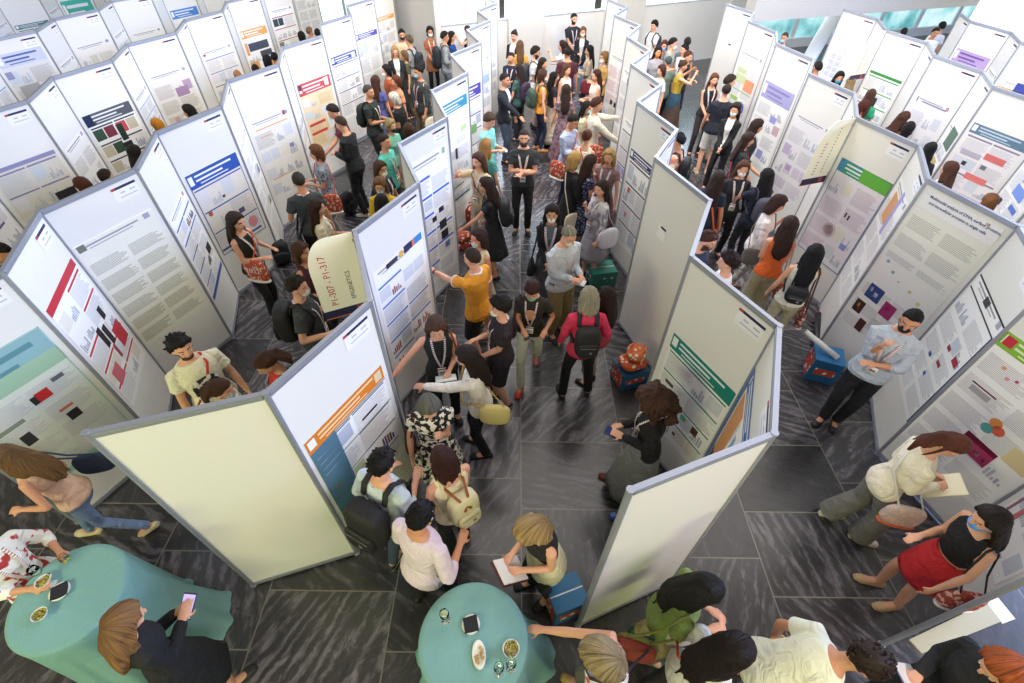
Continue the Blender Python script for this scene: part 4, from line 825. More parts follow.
    # ---- face mask, lanyard, glasses
    if mask:
        M_ = MB(); V, Fc = uvs(10, 20); M_.add(V * np.array([.056, .052, .052]) + np.array([0, .056, 1.590]), Fc)
        for s in (1, -1): M_.tube([(s * .045, .07, 1.60), (s * .082, .0, 1.645)], [.0025, .0025], seg=5); M_.tube([(s * .045, .06, 1.57), (s * .082, -.005, 1.61)], [.0025, .0025], seg=5)
        M_.xf(headT); fin(M_, 'face_mask', [mat(mask, 0.8)], root)
    if glasses:
        M_ = MB()
        for s in (1, -1): M_.box((s * .034, .098, 1.648), (.05, .003, .006)); M_.box((s * .034, .098, 1.632), (.05, .003, .003)); M_.box((s * .058, .098, 1.64), (.003, .003, .018)); M_.box((s * .012, .098, 1.64), (.003, .003, .018)); M_.box((s * .078, .05, 1.648), (.003, .10, .004))
        M_.xf(headT); fin(M_, 'glasses', [mat('#26201e', 0.3)], root)
    if lan:
        M_ = MB(); wdt = .011 if D < 6 else .016; yb = .135 + .012 * f
        fy = .118 * (1 if f else wide) + cg + .012 * f
        for s in (1, -1): M_.tube([(s * .0, -.085, 1.475), (s * .055, -.062, 1.487), (s * .078, -.01, 1.478), (s * .070, .062, 1.445), (s * .060, fy * .95, 1.36), (s * .045, fy + .010, 1.28), (s * .008, fy + .006, 1.12)], [(wdt, .003)] * 7, side=(1, 0, 0), seg=6, round_=False)
        M_.xf(bend); fin(M_, 'lanyard', [mat(lanc + '|#a8787a|stripe|20' if lanc == '#ecebe8' else lanc, 0.6)], root)
        M_ = MB(); M_.box((0, fy + .014, 1.05), (.09, .004, .125)); M_.box((0, fy + .0165, 1.095), (.09, .002, .02), m=1); M_.box((0, fy + .0165, 1.04), (.06, .002, .02), m=2)
        M_.xf(bend); fin(M_, 'name_badge', [mat('#f0efec'), mat('#b04a48'), mat('#55555c')], root)
    if under:   # a garment tied round the waist
        M_ = MB(); M_.tube([(0, 0, 1.0), (0, 0, .93), (0, -.02, .78), (0, -.03, .60)], [(.175, .135), (.195, .15), (.20, .17), (.17, .15)], side=(1, 0, 0), seg=18)
        M_.xf(lowbend); fin(M_, 'waist_tied_jacket', [cloth(under)], root, vox, 2)
    PPL.append((label, loc[0], loc[1], D))
    info = dict(root=root, S=S, loc=np.array(loc), Rz=Rz, rz=rz, bend=bend, drop=drop, wr=wr, ad=ad, sh=sh, el=el, D=D, fem=fem, headT=headT, w=w_, label=label)
    return info
def P2W(I, p): return I['loc'] + I['Rz'] @ (np.array(p) * I['S'])
def hand_pt(I, s, out=.10, nrm=.02):
    d, n, th = I['ad'][s]; return I['wr'][s] + d * out + n * nrm
def bag_root(I, name, label, cat, group=None):
    return empty(name, tuple(I['loc']), I['rz'], label, cat, group)
def bobj(I, mb, name, mats, par, smooth=True):
    mb.xf(lambda V: V * I['S']); return mb.obj(name, mats, par, smooth)
def backpack(I, label, col='#1e1e22', size=(.30, .15, .42), z=1.20, small=False, straponly=False):
    r = bag_root(I, 'backpack', label, 'backpack', 'backpacks worn by visitors'); w, d, h = size; y0 = -.125 - d / 2
    m = MB(); m.rbox((0, y0, z), (w, d, h), r=.28, n=8); m.xf(I['bend']); bobj(I, m, 'body', [mat(col, .7, 0, .3, 30)], r)
    m = MB(); m.rbox((0, y0 - d / 2 - .005, z - h * .17), (w * .8, .06, h * .5), r=.28); m.xf(I['bend']); bobj(I, m, 'front_pocket', [mat(col, .6, 0, .3, 30)], r)
    m = MB(); m.box((0, y0 - d / 2 - .034, z - h * .05), (w * .6, .004, .008)); m.box((.03, y0 - d / 2 - .036, z - h * .2), (.03, .004, .03)); m.xf(I['bend']); bobj(I, m, 'zip', [mat('#8c8c90', .4, .5)], r, False)
    for s in (1, -1):
        x = s * min(.10, w * .36)
        m = MB(); m.tube([(x, -.12, z + h * .38), (x * .98, -.085, 1.472), (x, -.01, 1.492), (x * 1.08, .085, 1.43), (x * 1.2, .128, 1.32), (s * .155 * I['w'], .07, 1.18), (s * .15 * I['w'], -.08, 1.08)], [(.026 if not small else .012, .009)] * 7, side=(1, 0, 0), seg=8)
        m.xf(I['bend']); bobj(I, m, 'strap', [mat(col, .7)], r)
    return r
def tote(I, label, col='#c9512f', side=1, z=.78, cat='tote bag', cross=True, size=(.34, .09, .34), y=-.02, strap=None, trim='#e9e2da', txt=None, name='tote_bag', group='printed conference tote bags', x=None):
    r = bag_root(I, name, label, cat, group); w, d, h = size; x = x if x is not None else .235
    X = side * (x + d / 2 - .04)
    m = MB(); m.rbox((X, y, z), (d, w, h), r=.32, n=7)
    V = m.V[0]; V[:, 1] *= 1; V[:, 0] = X + (V[:, 0] - X) * (1.25 - .5 * sstep(V[:, 2], z - h / 2, z + h / 2))
    m.V = [V]; m.xf(lambda V: V - np.array([0, 0, I['drop']])); bobj(I, m, 'body', [mat(col + ('|#e6c2ac|speck|26' if trim and cat == 'tote bag' else ''), .75, 0, .4, 20)], r)
    if trim:
        m = MB(); m.rbox((X + side * .012, y, z - h * .43), (d * 1.12, w * .98, h * .16), r=.4); m.xf(lambda V: V - np.array([0, 0, I['drop']])); bobj(I, m, 'printed_band', [mat(trim, .7)], r)
    sc = strap or col
    top = z + h / 2 - .01 - I['drop']
    if cross:
        pts = [(X, y + w * .3, top), (side * .16, .14, 1.10), (0, .155, 1.28), (-side * .09, .10, 1.43), (-side * .10, -.01, 1.488), (-side * .04, -.10, 1.42), (side * .08, -.15, 1.22), (X, y - w * .3, top)]
        m = MB(); q = [p if i in (0, 7) else tuple(I['bend']([p])[0]) for i, p in enumerate(pts)]; m.tube(q, [(.014, .006)] * 8, seg=6); bobj(I, m, 'strap', [mat(sc, .7)], r)
    else:
        s0 = I['sh'][side]
        for k in (0, 1):
            m = MB(); yy = (.05, -.05)[k]; m.tube([(X, y + (w * .28, -w * .28)[k], top), (side * .20, yy * 1.6, (top + s0[2]) / 2), (s0[0] * 1.02, s0[1] + yy * .9, s0[2] + .03), (s0[0] * .90, s0[1], s0[2] + .075)], [(.011, .005)] * 4, seg=6)
            bobj(I, m, 'strap', [mat(sc, .7)], r)
    if txt:
        o = text(txt, 0, 0, .11 * I['S'], '#f0e8e0', r, 'printed_number', 0, 'CENTER'); o.location = (side * (x + d * .70) * I['S'], y * I['S'], (z + .02) * I['S']); o.rotation_euler = (math.pi / 2, 0, side * math.pi / 2)
    return r
def held(I, s, name, label, cat, build, out=.09, nrm=.03, group=None):
    """a thing held in hand s, built in world axes around its own origin"""
    p = P2W(I, hand_pt(I, s, out, nrm)); d, n, th = [I['Rz'] @ a for a in I['ad'][s]]
    o = build(name, d, n, th); o.location = tuple(p); tag(o, label, cat, group); return o
def phone(I, s, label, scr='#bcd4e8', big=1.0, col='#202024', emit=0.0):
    def b(name, d, n, th):
        R = np.array([th, d, -n]).T
        r = empty(name); m = MB(); m.box((0, 0, 0), (.072 * big, .15 * big, .009), R); m.obj('body', mat(col, .4), r)
        m = MB(); m.box(tuple(R @ np.array([0, 0, .0052])), (.066 * big, .138 * big, .001), R); m.obj('screen', mat(scr, .2, emit=emit), r); return r
    return held(I, s, 'phone', label, 'phone', b, group='phones in hand')
def papers(I, s, label, col='#eeeeea', col2=None, name='papers', cat='papers', size=(.21, .29, .006)):
    def b(nm, d, n, th):
        up = np.array([0, 0, 1.]) * .6 - I['Rz'] @ np.array([0, 1., 0]) * .8; f_ = I['Rz'] @ np.array([0, 1., 0]); x = np.cross(f_, (0, 0, 1)); y = f_ * .8 + np.array([0, 0, .6]); z = np.cross(x, y); z /= np.linalg.norm(z); y = np.cross(z, x)
        R = np.array([x, y, z]).T; r = empty(nm); m = MB(); m.box((0, 0, 0), size, R); m.obj('cover', mat(col2 or col, .6), r)
        m = MB(); m.box(tuple(R @ np.array([.002, 0, size[2] * .75])), (size[0] * .95, size[1] * .95, size[2] * .5), R); m.obj('page', mat(col, .6), r); return r
    return held(I, s, name, label, cat, b, out=.08)
# ------------------------------------------------------------------ the visitors
W_, O_ = '#f1f0ec', '#c9512f'
BRN, DBR, BLK_, BLD, GRY, WHT = '#5a3c28', '#38251c', '#1d1815', '#b08a56', '#8b877f', '#d8d2c4'
CHAR, NAVY = '#2c2e33', '#20263c'
# ---- lower left
I = person(5, 458, 'woman in pink blouse and blue jeans striding left with a navy shoulder bag', 1.60, 196, 'sleeveless', '#dcb8a0', 'jeans', '#6f86ac', 'wavy', '#7a5a38', 'l', '#cfc49c', ('relax', 'gest'), 'walk', 8, fem=True)
tote(I, 'navy shoulder bag on the woman striding in blue jeans', '#26344e', 1, 1.02, 'handbag', False, (.34, .12, .26), -.16, None, None, name='shoulder_bag', group=None)
I = person(-62, 546, 'person in white floral top at the left picture edge holding a phone and lime drink', 1.66, 345, 'shirt', '#eceae4|#b83c3c|speck|12', 'skirt', '#8c1c1c', 'short', '#4a3426', 'm', arms=('hold', 'gest'), fem=True, lan=True, pos=(-3.62, 1.22))
phone(I, 1, 'silver phone held over the left green table', '#a8b4c4', col='#9aa4b0')
PL_EDGE = I
I = person(126, 620, 'woman with long light brown hair and black dress looking at a phone by left table', 1.68, 55, 'long', '#17181c', 'skirt', '#15161a', 'long', '#8a6440', 'l', arms=((.06, .22, 1.28), (.04, .22, 1.26)), lean=4, pitch=22, fem=True)
phone(I, 1, 'phone with bright screen in the hands of the woman in black dress', '#b9a8e0', 1.1, emit=.7)
PL_BLACK = I
# ---- behind the left end panel
I = person(182, 348, 'bearded man in cream tee shirt with black and white graphic print', 1.78, 322, 'tee', '#e6dfc8', 'trousers', '#3a444c', 'mop', '#1c1714', 'l', arms=('down', 'relax'), pitch=6, beard=True, wide=1.08)
tote(I, 'bag with red and white strap across the cream graphic shirt', '#3a3236', 1, .80, 'shoulder bag', True, strap='#c03a34', trim=None, name='shoulder_bag', group=None)
m = MB(); m.rbox((.02, .152, 1.22), (.24, .03, .26), r=.3); m.xf(I['bend']); bobj(I, m, 'shirt_print', [cloth('#23232a|#d8d4cc|blot|13')], I['root'])
I = person(222, 390, 'woman with brown hair and blue mask beside the bearded man', 1.64, 10, 'long', '#e0d6bc', 'trousers', '#33332f', 'pony', '#4a2c1c', 'l', mask='#a8c4d4', pitch=14, fem=True)
I = person(266, 364, 'woman in black jacket and red scarf with mask pulled under her chin', 1.68, 232, 'jacket', '#1c1a1c', 'trousers', '#222228', 'pony', '#4a2c1e', 'm', arms=('hold', 'hold'), pitch=28, vneck='#cf4034', lan=True, fem=True)
I = person(298, 287, 'man in dark grey tee shirt with black backpack beside the arched sign', 1.80, 8, 'tee', '#383a3d', 'trousers', '#222226', 'short', '#2a1e16', 'l', arms=('gest', 'gest'), lan=True, mask='#d6d4cc')
backpack(I, 'black backpack on the man in dark grey tee by the arched sign', '#1b1b1e', (.32, .2, .46))
I = person(302, 252, 'woman in maroon vest partly behind the arched sign', 1.68, 350, 'sleeveless', '#4a2230', 'trousers', '#2a2226', 'bob', '#4a3020', 'm', arms=('gest', 'down'), fem=True)
I = person(237, 222, 'woman in black vest carrying an orange tote, standing by the blue header poster', 1.70, 348, 'sleeveless', '#22211f', 'trousers', '#17171a', 'wavy', '#33211a', 'l', '#d8d3b6', ('hold', 'gest'), 'close', 2, 12, lan=True, fem=True)
tote(I, 'orange tote printed 2022 on the woman in black vest', '#bc5238', 1, .98, y=.14, txt='2022', size=(.36, .10, .36), x=.12)
I = person(299, 181, 'man in dark grey tee shirt facing the poster, his back to us', 1.78, 118, 'tee', '#3c4548', 'trousers', '#1d1e22', 'crop', '#35302c', 'm', arms=('down', 'gest'), lan=True)
tote(I, 'black bag hanging beside the man in dark grey tee who studies a poster', '#1d1e22', -1, .72, 'shoulder bag', True, strap='#1d1e22', trim=None, name='shoulder_bag', group=None)
I = person(316, 153, 'woman in grey checked blouse holding a tablet and an orange tote', 1.68, 195, 'tee', '#8a8f9a|#3a4250|voro|22', 'trousers', '#9a9c9a', 'bob', '#6a4428', 'l', arms=('hold', 'hold'), fem=True)
tote(I, 'orange tote on the woman in grey checked blouse', '#bf4c32', -1, .85, size=(.36, .1, .36))
papers(I, 1, 'tablet with dark rim held by woman in grey checked blouse', '#a8b4b4', '#2b3434', 'tablet', 'tablet')
I = person(318, 208, 'woman with dark curly hair and cream top seen above the arched sign', 1.66, 15, 'tee', '#dcd0b4', 'trousers', '#4a3c30', 'wavy', '#35221a', 'l', arms=('hold', 'hold'), fem=True, lan=True)
I = person(333, 112, 'man in maroon polo shirt pointing at the sand coloured poster', 1.80, 205, 'tee', '#5a1e2e', 'trousers', '#6a6248', 'short', '#251a14', 'l', arms=('relax', 'point_low'), lean=8, pitch=18, lan=True)
I = person(341, 124, 'man in a black suit and white sneakers beside the maroon polo', 1.80, 168, 'jacket', '#17181b', 'trousers', '#15161a', 'crop', '#4a3a2a', 'l', '#c9c6c0', ('hold', 'hold'), lean=4, pitch=16)
I = person(369, 92, 'grey haired man in black polo with a black backpack in the left aisle', 1.80, 348, 'tee', '#26302e', 'trousers', '#1a1b1f', 'crop', '#4c4844', 'm', arms=('hold', 'hold'), wide=1.1, lan=True)
backpack(I, 'black backpack on the grey haired man in black polo', '#1c2422')
I = person(376, 82, 'woman with long brown hair and violet blue dress seen from behind', 1.70, 75, 'dress', '#565c9c', 'longskirt', '#565c9c', 'long', '#4a2c20', 'l', fem=True)
I = person(394, 99, 'white haired woman in black top in the left aisle', 1.64, 170, 'tee', '#17181a', 'trousers', '#17181a', 'bob', '#dcd8ca', 'l', arms=('hold', 'hold'), lean=8, pitch=16, fem=True, wide=1.12)
I = person(391, 126, 'woman with ash blonde hair and mint scarf beside the white haired woman', 1.62, 330, 'tee', '#7cc0a8', 'trousers', '#6a6a60', 'bob', '#a09064', 'l', mask='#20262c', fem=True)
I = person(385, 142, 'balding man in turquoise shirt with red lanyard in the left aisle', 1.76, 345, 'tee', '#5cc4b4', 'trousers', '#3a3c44', 'crop', '#3a2c22', 'l', lan=True)
I = person(381, 169, 'woman in navy top with white mask and brown hair by the panel edge', 1.66, 330, 'tee', '#1e2a40', 'trousers', '#26262c', 'bob', '#50382a', 'm', arms=('gest', 'relax'), mask='#ecebe6', lan=True, fem=True)
I = person(380, 186, 'woman in yellow jacket with light blue mask facing us', 1.64, 272, 'jacket', '#d8b428', 'trousers', '#44443c', 'bob', '#7a5634', 'l', mask='#a4ccd8', pitch=14, vneck='#e8e6d8', fem=True)
I = person(382, 203, 'dark haired person half hidden by the panel beside the yellow jacket', 1.62, 90, 'tee', '#6a6458', 'trousers', '#33302c', 'bob', '#1f1814', 'm', fem=True)
I = person(409, 131, 'brown haired person in black showing above the panel edge', 1.66, 100, 'tee', '#1d1e22', 'trousers', '#1d1e22', 'bob', '#4a2e1e', 'l', fem=True)
# ---- rear of the left aisle
person(402, 35, 'man with black mask and beige shirt at the rear of left aisle', 1.80, 285, 'tee', '#d8c09c', 'trousers', '#4c4438', 'short', '#1f1914', 'm', mask='#1e1e22')
I = person(409, 41, 'man in light grey tee with black backpack at the rear left', 1.78, 160, 'tee', '#a4a8ac', 'trousers', '#4a525c', 'short', '#6a5238', 'l')
backpack(I, 'black backpack on the man in light grey tee at rear left', '#262a30')
person(395, 52, 'blonde woman with glasses in dark jacket over white blouse', 1.70, 285, 'jacket', '#23262a', 'trousers', '#26282c', 'long', '#b89460', 'l', arms=('gest', 'clasp'), vneck=W_, glasses=True, fem=True)
person(404, 56, 'brown haired person in olive top bending beside the blonde woman', 1.56, 200, 'tee', '#4a4c34', 'trousers', '#3a3a30', 'bob', '#7c5c40', 'l', fem=True)
person(386, 71, 'woman with black bob and white mask near the violet blue dress', 1.66, 210, 'tee', '#a0502c', 'trousers', '#22242a', 'bob', '#1b1715', 'l', mask=W_, fem=True)
person(396, 82, 'woman with auburn hair in orange blouse in the left aisle', 1.64, 215, 'tee', '#d8906a', 'trousers', '#4a4038', 'bob', '#6a3a22', 'l', fem=True)
I = person(418, 72, 'man with light blue mask and white lanyard over charcoal shirt', 1.82, 222, 'shirt', '#3a3f42', 'trousers', '#6a624c', 'short', '#231a14', 'm', arms=('down', 'relax'), mask='#9cc8dc', lan=True)
tote(I, 'cream cloth bag of the man in charcoal shirt', '#e0d6c0', -1, .66, strap='#d8ccb0', trim=None, cross=False, name='cloth_bag', cat='bag', group=None)
I = person(430, 32, 'woman with white mask and orange and olive tunic at the rear', 1.74, 285, 'tunic', '#c8623c|#5a6a4a|soft|4', 'trousers', '#1b1d22', 'bob', '#1c1714', 'm', arms=('clasp', 'clasp'), mask=W_, lan=True, fem=True)
I = person(445, 37, 'man in grey shirt and large black backpack at the rear', 1.80, 15, 'shirt', '#9aa2a8', 'trousers', '#6a7480', 'short', '#2a1e16', 'l', arms=('gest', 'gest'), glasses=True)
backpack(I, 'large black backpack at the rear beside the orange tunic', '#20242c', (.34, .2, .5))
person(452, 37, 'dark haired woman in cobalt blue top behind the grey shirt', 1.70, 350, 'tee', '#244a94', 'trousers', '#26282e', 'wavy', '#2a1c16', 'l', arms=('gest', 'gest'), fem=True)
I = person(437, 14, 'man in white shirt near the bright rear window', 1.88, 345, 'tee', '#eef2f6', 'trousers', '#3c4250', 'short', '#3a3a44', 'l')
person(466, 30, 'woman in black top with yellow mask by the rear window', 1.72, 190, 'sleeveless', '#1b1c22', 'trousers', '#22242c', 'bob', '#4a3428', 'l', arms=('hold', 'up'), mask='#e8d860', fem=True)
# ---- left of the centre aisle
I = person(490, 121, 'man in turquoise shirt looking at his phone beside the middle row', 1.74, 335, 'shirt', '#8adada', 'trousers', '#22283a', 'mop', '#4a3626', 'l', arms=('hold', 'hold'), pitch=25)
phone(I, 1, 'phone in the hands of the man in turquoise shirt')
I = person(486, 146, 'woman with long blonde hair seen from behind by the middle row', 1.66, 60, 'tee', '#5aa8a0', 'trousers', '#30323a', 'long', '#a87c44', 'l', fem=True)
I = person(478, 161, 'smiling brown haired woman in beige top with hand raised to her head', 1.70, 240, 'tee', '#cdb890', 'trousers', '#b8ac98', 'long', '#4a2c1e', 'l', arms=('up', 'relax'), yaw=-10, lan=True, fem=True)
tote(I, 'small bag on brown strap of the woman in beige top', '#3a2a20', -1, .86, 'shoulder bag', True, (.2, .07, .16), strap='#5a3226', trim=None, name='shoulder_bag', group=None)
I = person(486, 186, 'woman in black dress with long dark hair reaching to the poster', 1.68, 178, 'dress', '#19191c', 'skirt', '#19191c', 'wavy', '#2c1d16', 'm', '#2a2a2c', ('relax', 'point_low'), lean=6, fem=True)
backpack(I, 'black backpack on the long haired woman in black dress', '#17171a', (.30, .18, .42))
I = person(478, 238, 'woman with light blue mask and pale yellow top behind the orange shirt', 1.66, 215, 'sleeveless', '#d8d8ac', 'skirt', '#a8a898', 'bob', '#38241a', 'm', '#c8a848', mask='#b8dcd8', fem=True)
tote(I, 'black cloth bag of the woman in pale yellow top', '#18191c', 1, .78, strap='#18191c', trim=None, cross=False, size=(.34, .07, .38), name='cloth_bag', cat='bag', group=None)
I = person(472, 258, 'man in orange yellow tee shirt and black shorts touching the panel', 1.80, 148, 'tee', '#e59a2c', 'shorts', '#17181b', 'crop', '#3a2a20', 'l', '#c4c4c2/#e8e8e4', ('relax', (.10, .52, 1.34)), 'step', 2, 8, lanc='#e8e6e2')
m = MB(); d_ = (I['wr'][-1] - I['el'][-1]); m.tube([I['wr'][-1] - d_ * .10, I['wr'][-1] - d_ * .02], [(.034, .028)] * 2, seg=12, round_=False); bobj(I, m, 'wrist_watch', [mat('#1c1d22', .4)], I['root'])
m = MB(); m.tube([(0, -.082, 1.475), (.058, -.055, 1.487), (.075, -.01, 1.48), (.06, .06, 1.45)], [(.014, .006)] * 4, side=(1, 0, 0)); m.tube([(0, -.082, 1.475), (-.058, -.055, 1.487), (-.075, -.01, 1.48), (-.06, .06, 1.45)], [(.014, .006)] * 4, side=(1, 0, 0)); m.xf(I['bend']); bobj(I, m, 'collar', [mat('#e9e6e0')], I['root'])
for s in (1, -1):
    p, e = I['sh'][s], I['el'][s]; m = MB(); m.tube([p + (e - p) * .575, p + (e - p) * .625], [.071, .072], seg=16, round_=False); bobj(I, m, 'sleeve_hem', [mat('#ebe7dc')], I['root'])
I = person(499, 307, 'masked person in black top and black shorts beside the orange shirt', 1.70, 195, 'tee', '#2a2026', 'shorts', '#1a181c', 'mop', '#1f1916', 'l', '#2a2a2e/#e6e6e2', ('hold', 'clasp'), mask='#dfe3d8', lan=True)
I = person(532, 291, 'woman with green mask, pale trousers and red shoes walking towards us', 1.66, 262, 'tee', '#26261f', 'trousers', '#c9cdb2', 'pony', '#3a1c1a', 'm', '#c02a22', ('hold', 'gest'), 'walk', 3, 28, mask='#7cc4a4', lan=True, fem=True)
m = MB(); m.rbox((.0, .143, 1.30), (.13, .02, .17), r=.4); m.xf(I['bend']); bobj(I, m, 'neckline', [skinm('m')], I['root'])
tote(I, 'shoulder bag with checked cloth on the woman in red shoes', '#4a2c30', 1, .82, 'shoulder bag', False, (.26, .09, .3), -.12, trim='#b8b0a4', name='shoulder_bag', group=None)
phone(I, 1, 'small phone held by the woman in red shoes', '#3a3a44')
I = person(569, 236, 'grey haired man in pale blue shirt and khaki trousers reading a phone', 1.80, 305, 'long', '#c3cbd3', 'trousers', '#8a7a54', 'crop', '#8d8a7a', 'l', arms=('hold', 'hold'), pitch=24, mask='#e6e8d8', lan=True, wide=1.12, shoe='#2c3436')
m = MB(); m.tube([(0, 0, 1.0 - I['drop']), (0, 0, .965 - I['drop'])], [(.177 * I['w'], .134), (.183 * I['w'], .138)], side=(1, 0, 0), seg=24, round_=False); bobj(I, m, 'belt', [mat('#2e211c', .5)], I['root'])
phone(I, 1, 'bright white phone of the grey haired man in pale blue shirt', '#d8eaf0', 1.2, col='#e6eef0')
I = person(552, 214, 'woman with white mask, black cardigan and grey skirt in the aisle', 1.68, 262, 'jacket', '#1a191b', 'longskirt', '#50555c', 'wavy', '#1f1816', 'm', arms=('clasp', 'clasp'), mask='#e9e8dc', vneck='#6a7078', lan=True, fem=True)
tote(I, 'black handbag in front of the woman in the black cardigan', '#141416', 1, .80, 'handbag', False, (.24, .1, .26), .12, trim=None, name='handbag', group=None)
I = person(589, 298, 'woman with grey hair and magenta jumper, black backpack, seen from behind', 1.68, 92, 'long', '#d8365c', 'trousers', '#1a1a1c', 'bob', '#a29a82', 'l', '#1e1e20', ('gest', 'relax'), 'wide', 3, 12, fem=True, wide=1.05)
backpack(I, 'black backpack on the woman in magenta jumper', '#222224', (.29, .15, .40))
I = person(606, 296, 'woman with long dark brown hair hidden behind the magenta jumper', 1.56, 135, 'tee', '#b03a4c', 'trousers', '#c0a898', 'long', '#2e1d18', 'l', arms=('hold', 'hold'), fem=True)
phone(I, -1, 'phone with light screen beside the magenta jumper', '#b8c8e8')
I = person(524, 138, 'man in charcoal polo with folded arms alone in the centre aisle', 1.82, 268, 'tee', '#2f3337', 'trousers', '#17181c', 'crop', '#3c3028', 'l', '#131316', ('fold_r', 'fold_l'), pitch=4, lan=True, beard=True)
# ---- right side of the centre aisle
I = person(601, 189, 'woman with long dark hair, grey dress and white bag by the right row', 1.66, 205, 'shirt', '#dcd6d8|#a09aa2|blot|6', 'skirt', '#98949a', 'long', '#2a1d18', 'l', '#1f2420', ('chin', 'relax'), yaw=12, lan=True, fem=True)
tote(I, 'white patterned bag on the woman in grey dress', '#dcd8e0', -1, .92, trim=None, cross=False, size=(.36, .14, .34), y=-.06, name='white_bag', cat='bag', group=None)
I = person(575, 160, 'woman with short blonde hair and black jacket in the group', 1.70, 20, 'jacket', '#1c1b1c', 'skirt', '#18181a', 'bob', '#c09a5c', 'l', arms=('relax', 'hold'), fem=True, vneck='#e6dcc8')
tote(I, 'cream tote with orange print beside the blonde woman in black jacket', '#d8cfb4', 1, .66, trim='#c9512f', size=(.32, .1, .36))
I = person(591, 163, 'woman in navy floral dress with dark hair pointing at the poster', 1.70, 8, 'dress', '#20233a|#8a90b0|speck|40', 'skirt', '#1c2034|#7a80a0|speck|40', 'long', '#3a231a', 'l', arms=('clasp', (.20, .50, 1.32)), fem=True)
I = person(609, 157, 'woman with long golden hair and mauve dress facing the group', 1.72, 245, 'dress', '#8a6a70', 'skirt', '#7a5a60', 'long', '#b89660', 'l', arms=('clasp', 'relax'), lan=True, fem=True)
I = person(587, 137, 'woman with brown bun and cream top, orange strap on shoulder', 1.68, 60, 'sleeveless', '#e8e0cc', 'trousers', '#3a3436', 'bun', '#5a3424', 'l', fem=True)
tote(I, 'orange tote on the woman with brown bun', '#c24e30', 1, .82)
I = person(573, 122, 'man in light blue shirt with an orange tote on his hip', 1.76, 318, 'long', '#aebcdc', 'trousers', '#24304a', 'short', '#1d1714', 'm', arms=('hold', 'hold'), pitch=24)
tote(I, 'orange tote on the man in light blue shirt', '#bf4a30', 1, .82)
I = person(566, 91, 'woman with straight dark hair and grey pink dress, back to us', 1.70, 88, 'dress', '#9a7c84|#6a565e|blot|16', 'longskirt', '#8a6c76|#5e4c54|blot|16', 'long', '#33231c', 'l', fem=True)
I = person(587, 108, 'woman with long black hair and light blue mask in a beige top', 1.66, 330, 'tee', '#cfc9a8', 'trousers', '#a8a48c', 'long', '#191514', 'm', arms=('hold', 'hold'), mask='#8cd0e0', fem=True)
I = person(597, 105, 'man in cream shirt with orange tote pointing at the right row', 1.84, 8, 'long', '#e3decc', 'trousers', '#3a3a40', 'short', '#4e2e20', 'l', arms=('point_low', 'point'), fem=False)
tote(I, 'orange tote on the man in cream shirt', '#b8452c', 1, .86, size=(.4, .1, .38))
person(596, 76, 'brown haired woman in white and peach top with dark red bag', 1.68, 200, 'sleeveless', '#ecdcd0', 'trousers', '#2a2c34', 'long', '#4a2c1c', 'l', arms=('hold', 'hold'), fem=True)
person(567, 70, 'woman with long brown hair in a white vest near the rear', 1.70, 315, 'sleeveless', '#efece6', 'trousers', '#8a4a44', 'long', '#5a3c28', 'l', fem=True)
person(554, 78, 'woman with a mass of long black hair and dark dress', 1.62, 20, 'dress', '#1b1c26', 'longskirt', '#b8ab98', 'long', '#131214', 'm', fem=True)
I = person(543, 76, 'woman in orange top with a green backpack and white mask', 1.72, 15, 'sleeveless', '#eca03c', 'jeans', '#1b2640', 'bob', '#4a3022', 'l', '#c08050', mask=W_, fem=True)
backpack(I, 'dark green backpack on the woman in orange top', '#33483c', (.30, .18, .40))
I = person(536, 53, 'bearded man in white tee with a backpack strap near the rear wall', 1.80, 350, 'tee', '#eeeef0', 'trousers', '#c8a8a8', 'mop', '#241a15', 'l', arms=('hold', 'hold'), beard=True, glasses=True)
backpack(I, 'dark backpack on the bearded man in white tee', '#2a2e36')
person(543, 64, 'dark haired woman beside the bearded man in white tee', 1.66, 330, 'sleeveless', '#8a6a50', 'trousers', '#30303a', 'wavy', '#2c1d16', 'm', fem=True)
I = person(514, 36, 'tall woman with top knot, black cardigan and white top at rear', 1.78, 245, 'jacket', '#1c1f26', 'trousers', '#20242c', 'bun', '#30221c', 'l', arms=('hold', 'clasp'), vneck=W_, lan=True, fem=True)
person(520, 46, 'woman with long brown hair and mustard top seen from behind', 1.70, 95, 'tee', '#d0a050', 'trousers', '#3a3a3c', 'long', '#6a4a30', 'l', fem=True)
person(511, 58, 'person in navy top with white lanyard left of the mustard top', 1.66, 250, 'tee', '#1c2236', 'trousers', '#1c2030', 'crop', '#1a1818', 'm', lan=True, arms=('hold', 'hold'))
I = person(519, 70, 'woman with dark hair and purple backpack near the middle row', 1.66, 140, 'tee', '#3a5a54', 'trousers', '#1f222c', 'long', '#2c1f1a', 'l', arms=('gest', 'relax'), fem=True)
backpack(I, 'dark purple backpack near the middle row', '#33203c')
I = person(505, 80, 'man in dark navy blazer and blue grey trousers gesturing', 1.82, 340, 'jacket', '#181c26', 'trousers', '#414c60', 'crop', '#231a16', 'm', '#22242a', ('point_low', 'relax'), vneck='#dfe2e6')
I = person(574, 19, 'tall bearded man in dark polo standing against the rear wall', 1.88, 292, 'tee', '#1f242c', 'trousers', '#3c4048', 'short', '#2a1e1a', 'l', arms=('clasp', 'clasp'), beard=True, lan=True)
person(583, 32, 'woman with white mask and black top in front of the tall man', 1.70, 262, 'jacket', '#1b1e26', 'jeans', '#5a7cb4', 'long', '#7a5a3c', 'l', arms=('hold', 'clasp'), mask=W_, fem=True, vneck='#d8d8d8')
person(562, 46, 'woman with long dark hair in white top raising her hand', 1.68, 165, 'tee', '#efeae4', 'trousers', '#30323a', 'long', '#33201c', 'l', arms=('gest', 'up'), fem=True)
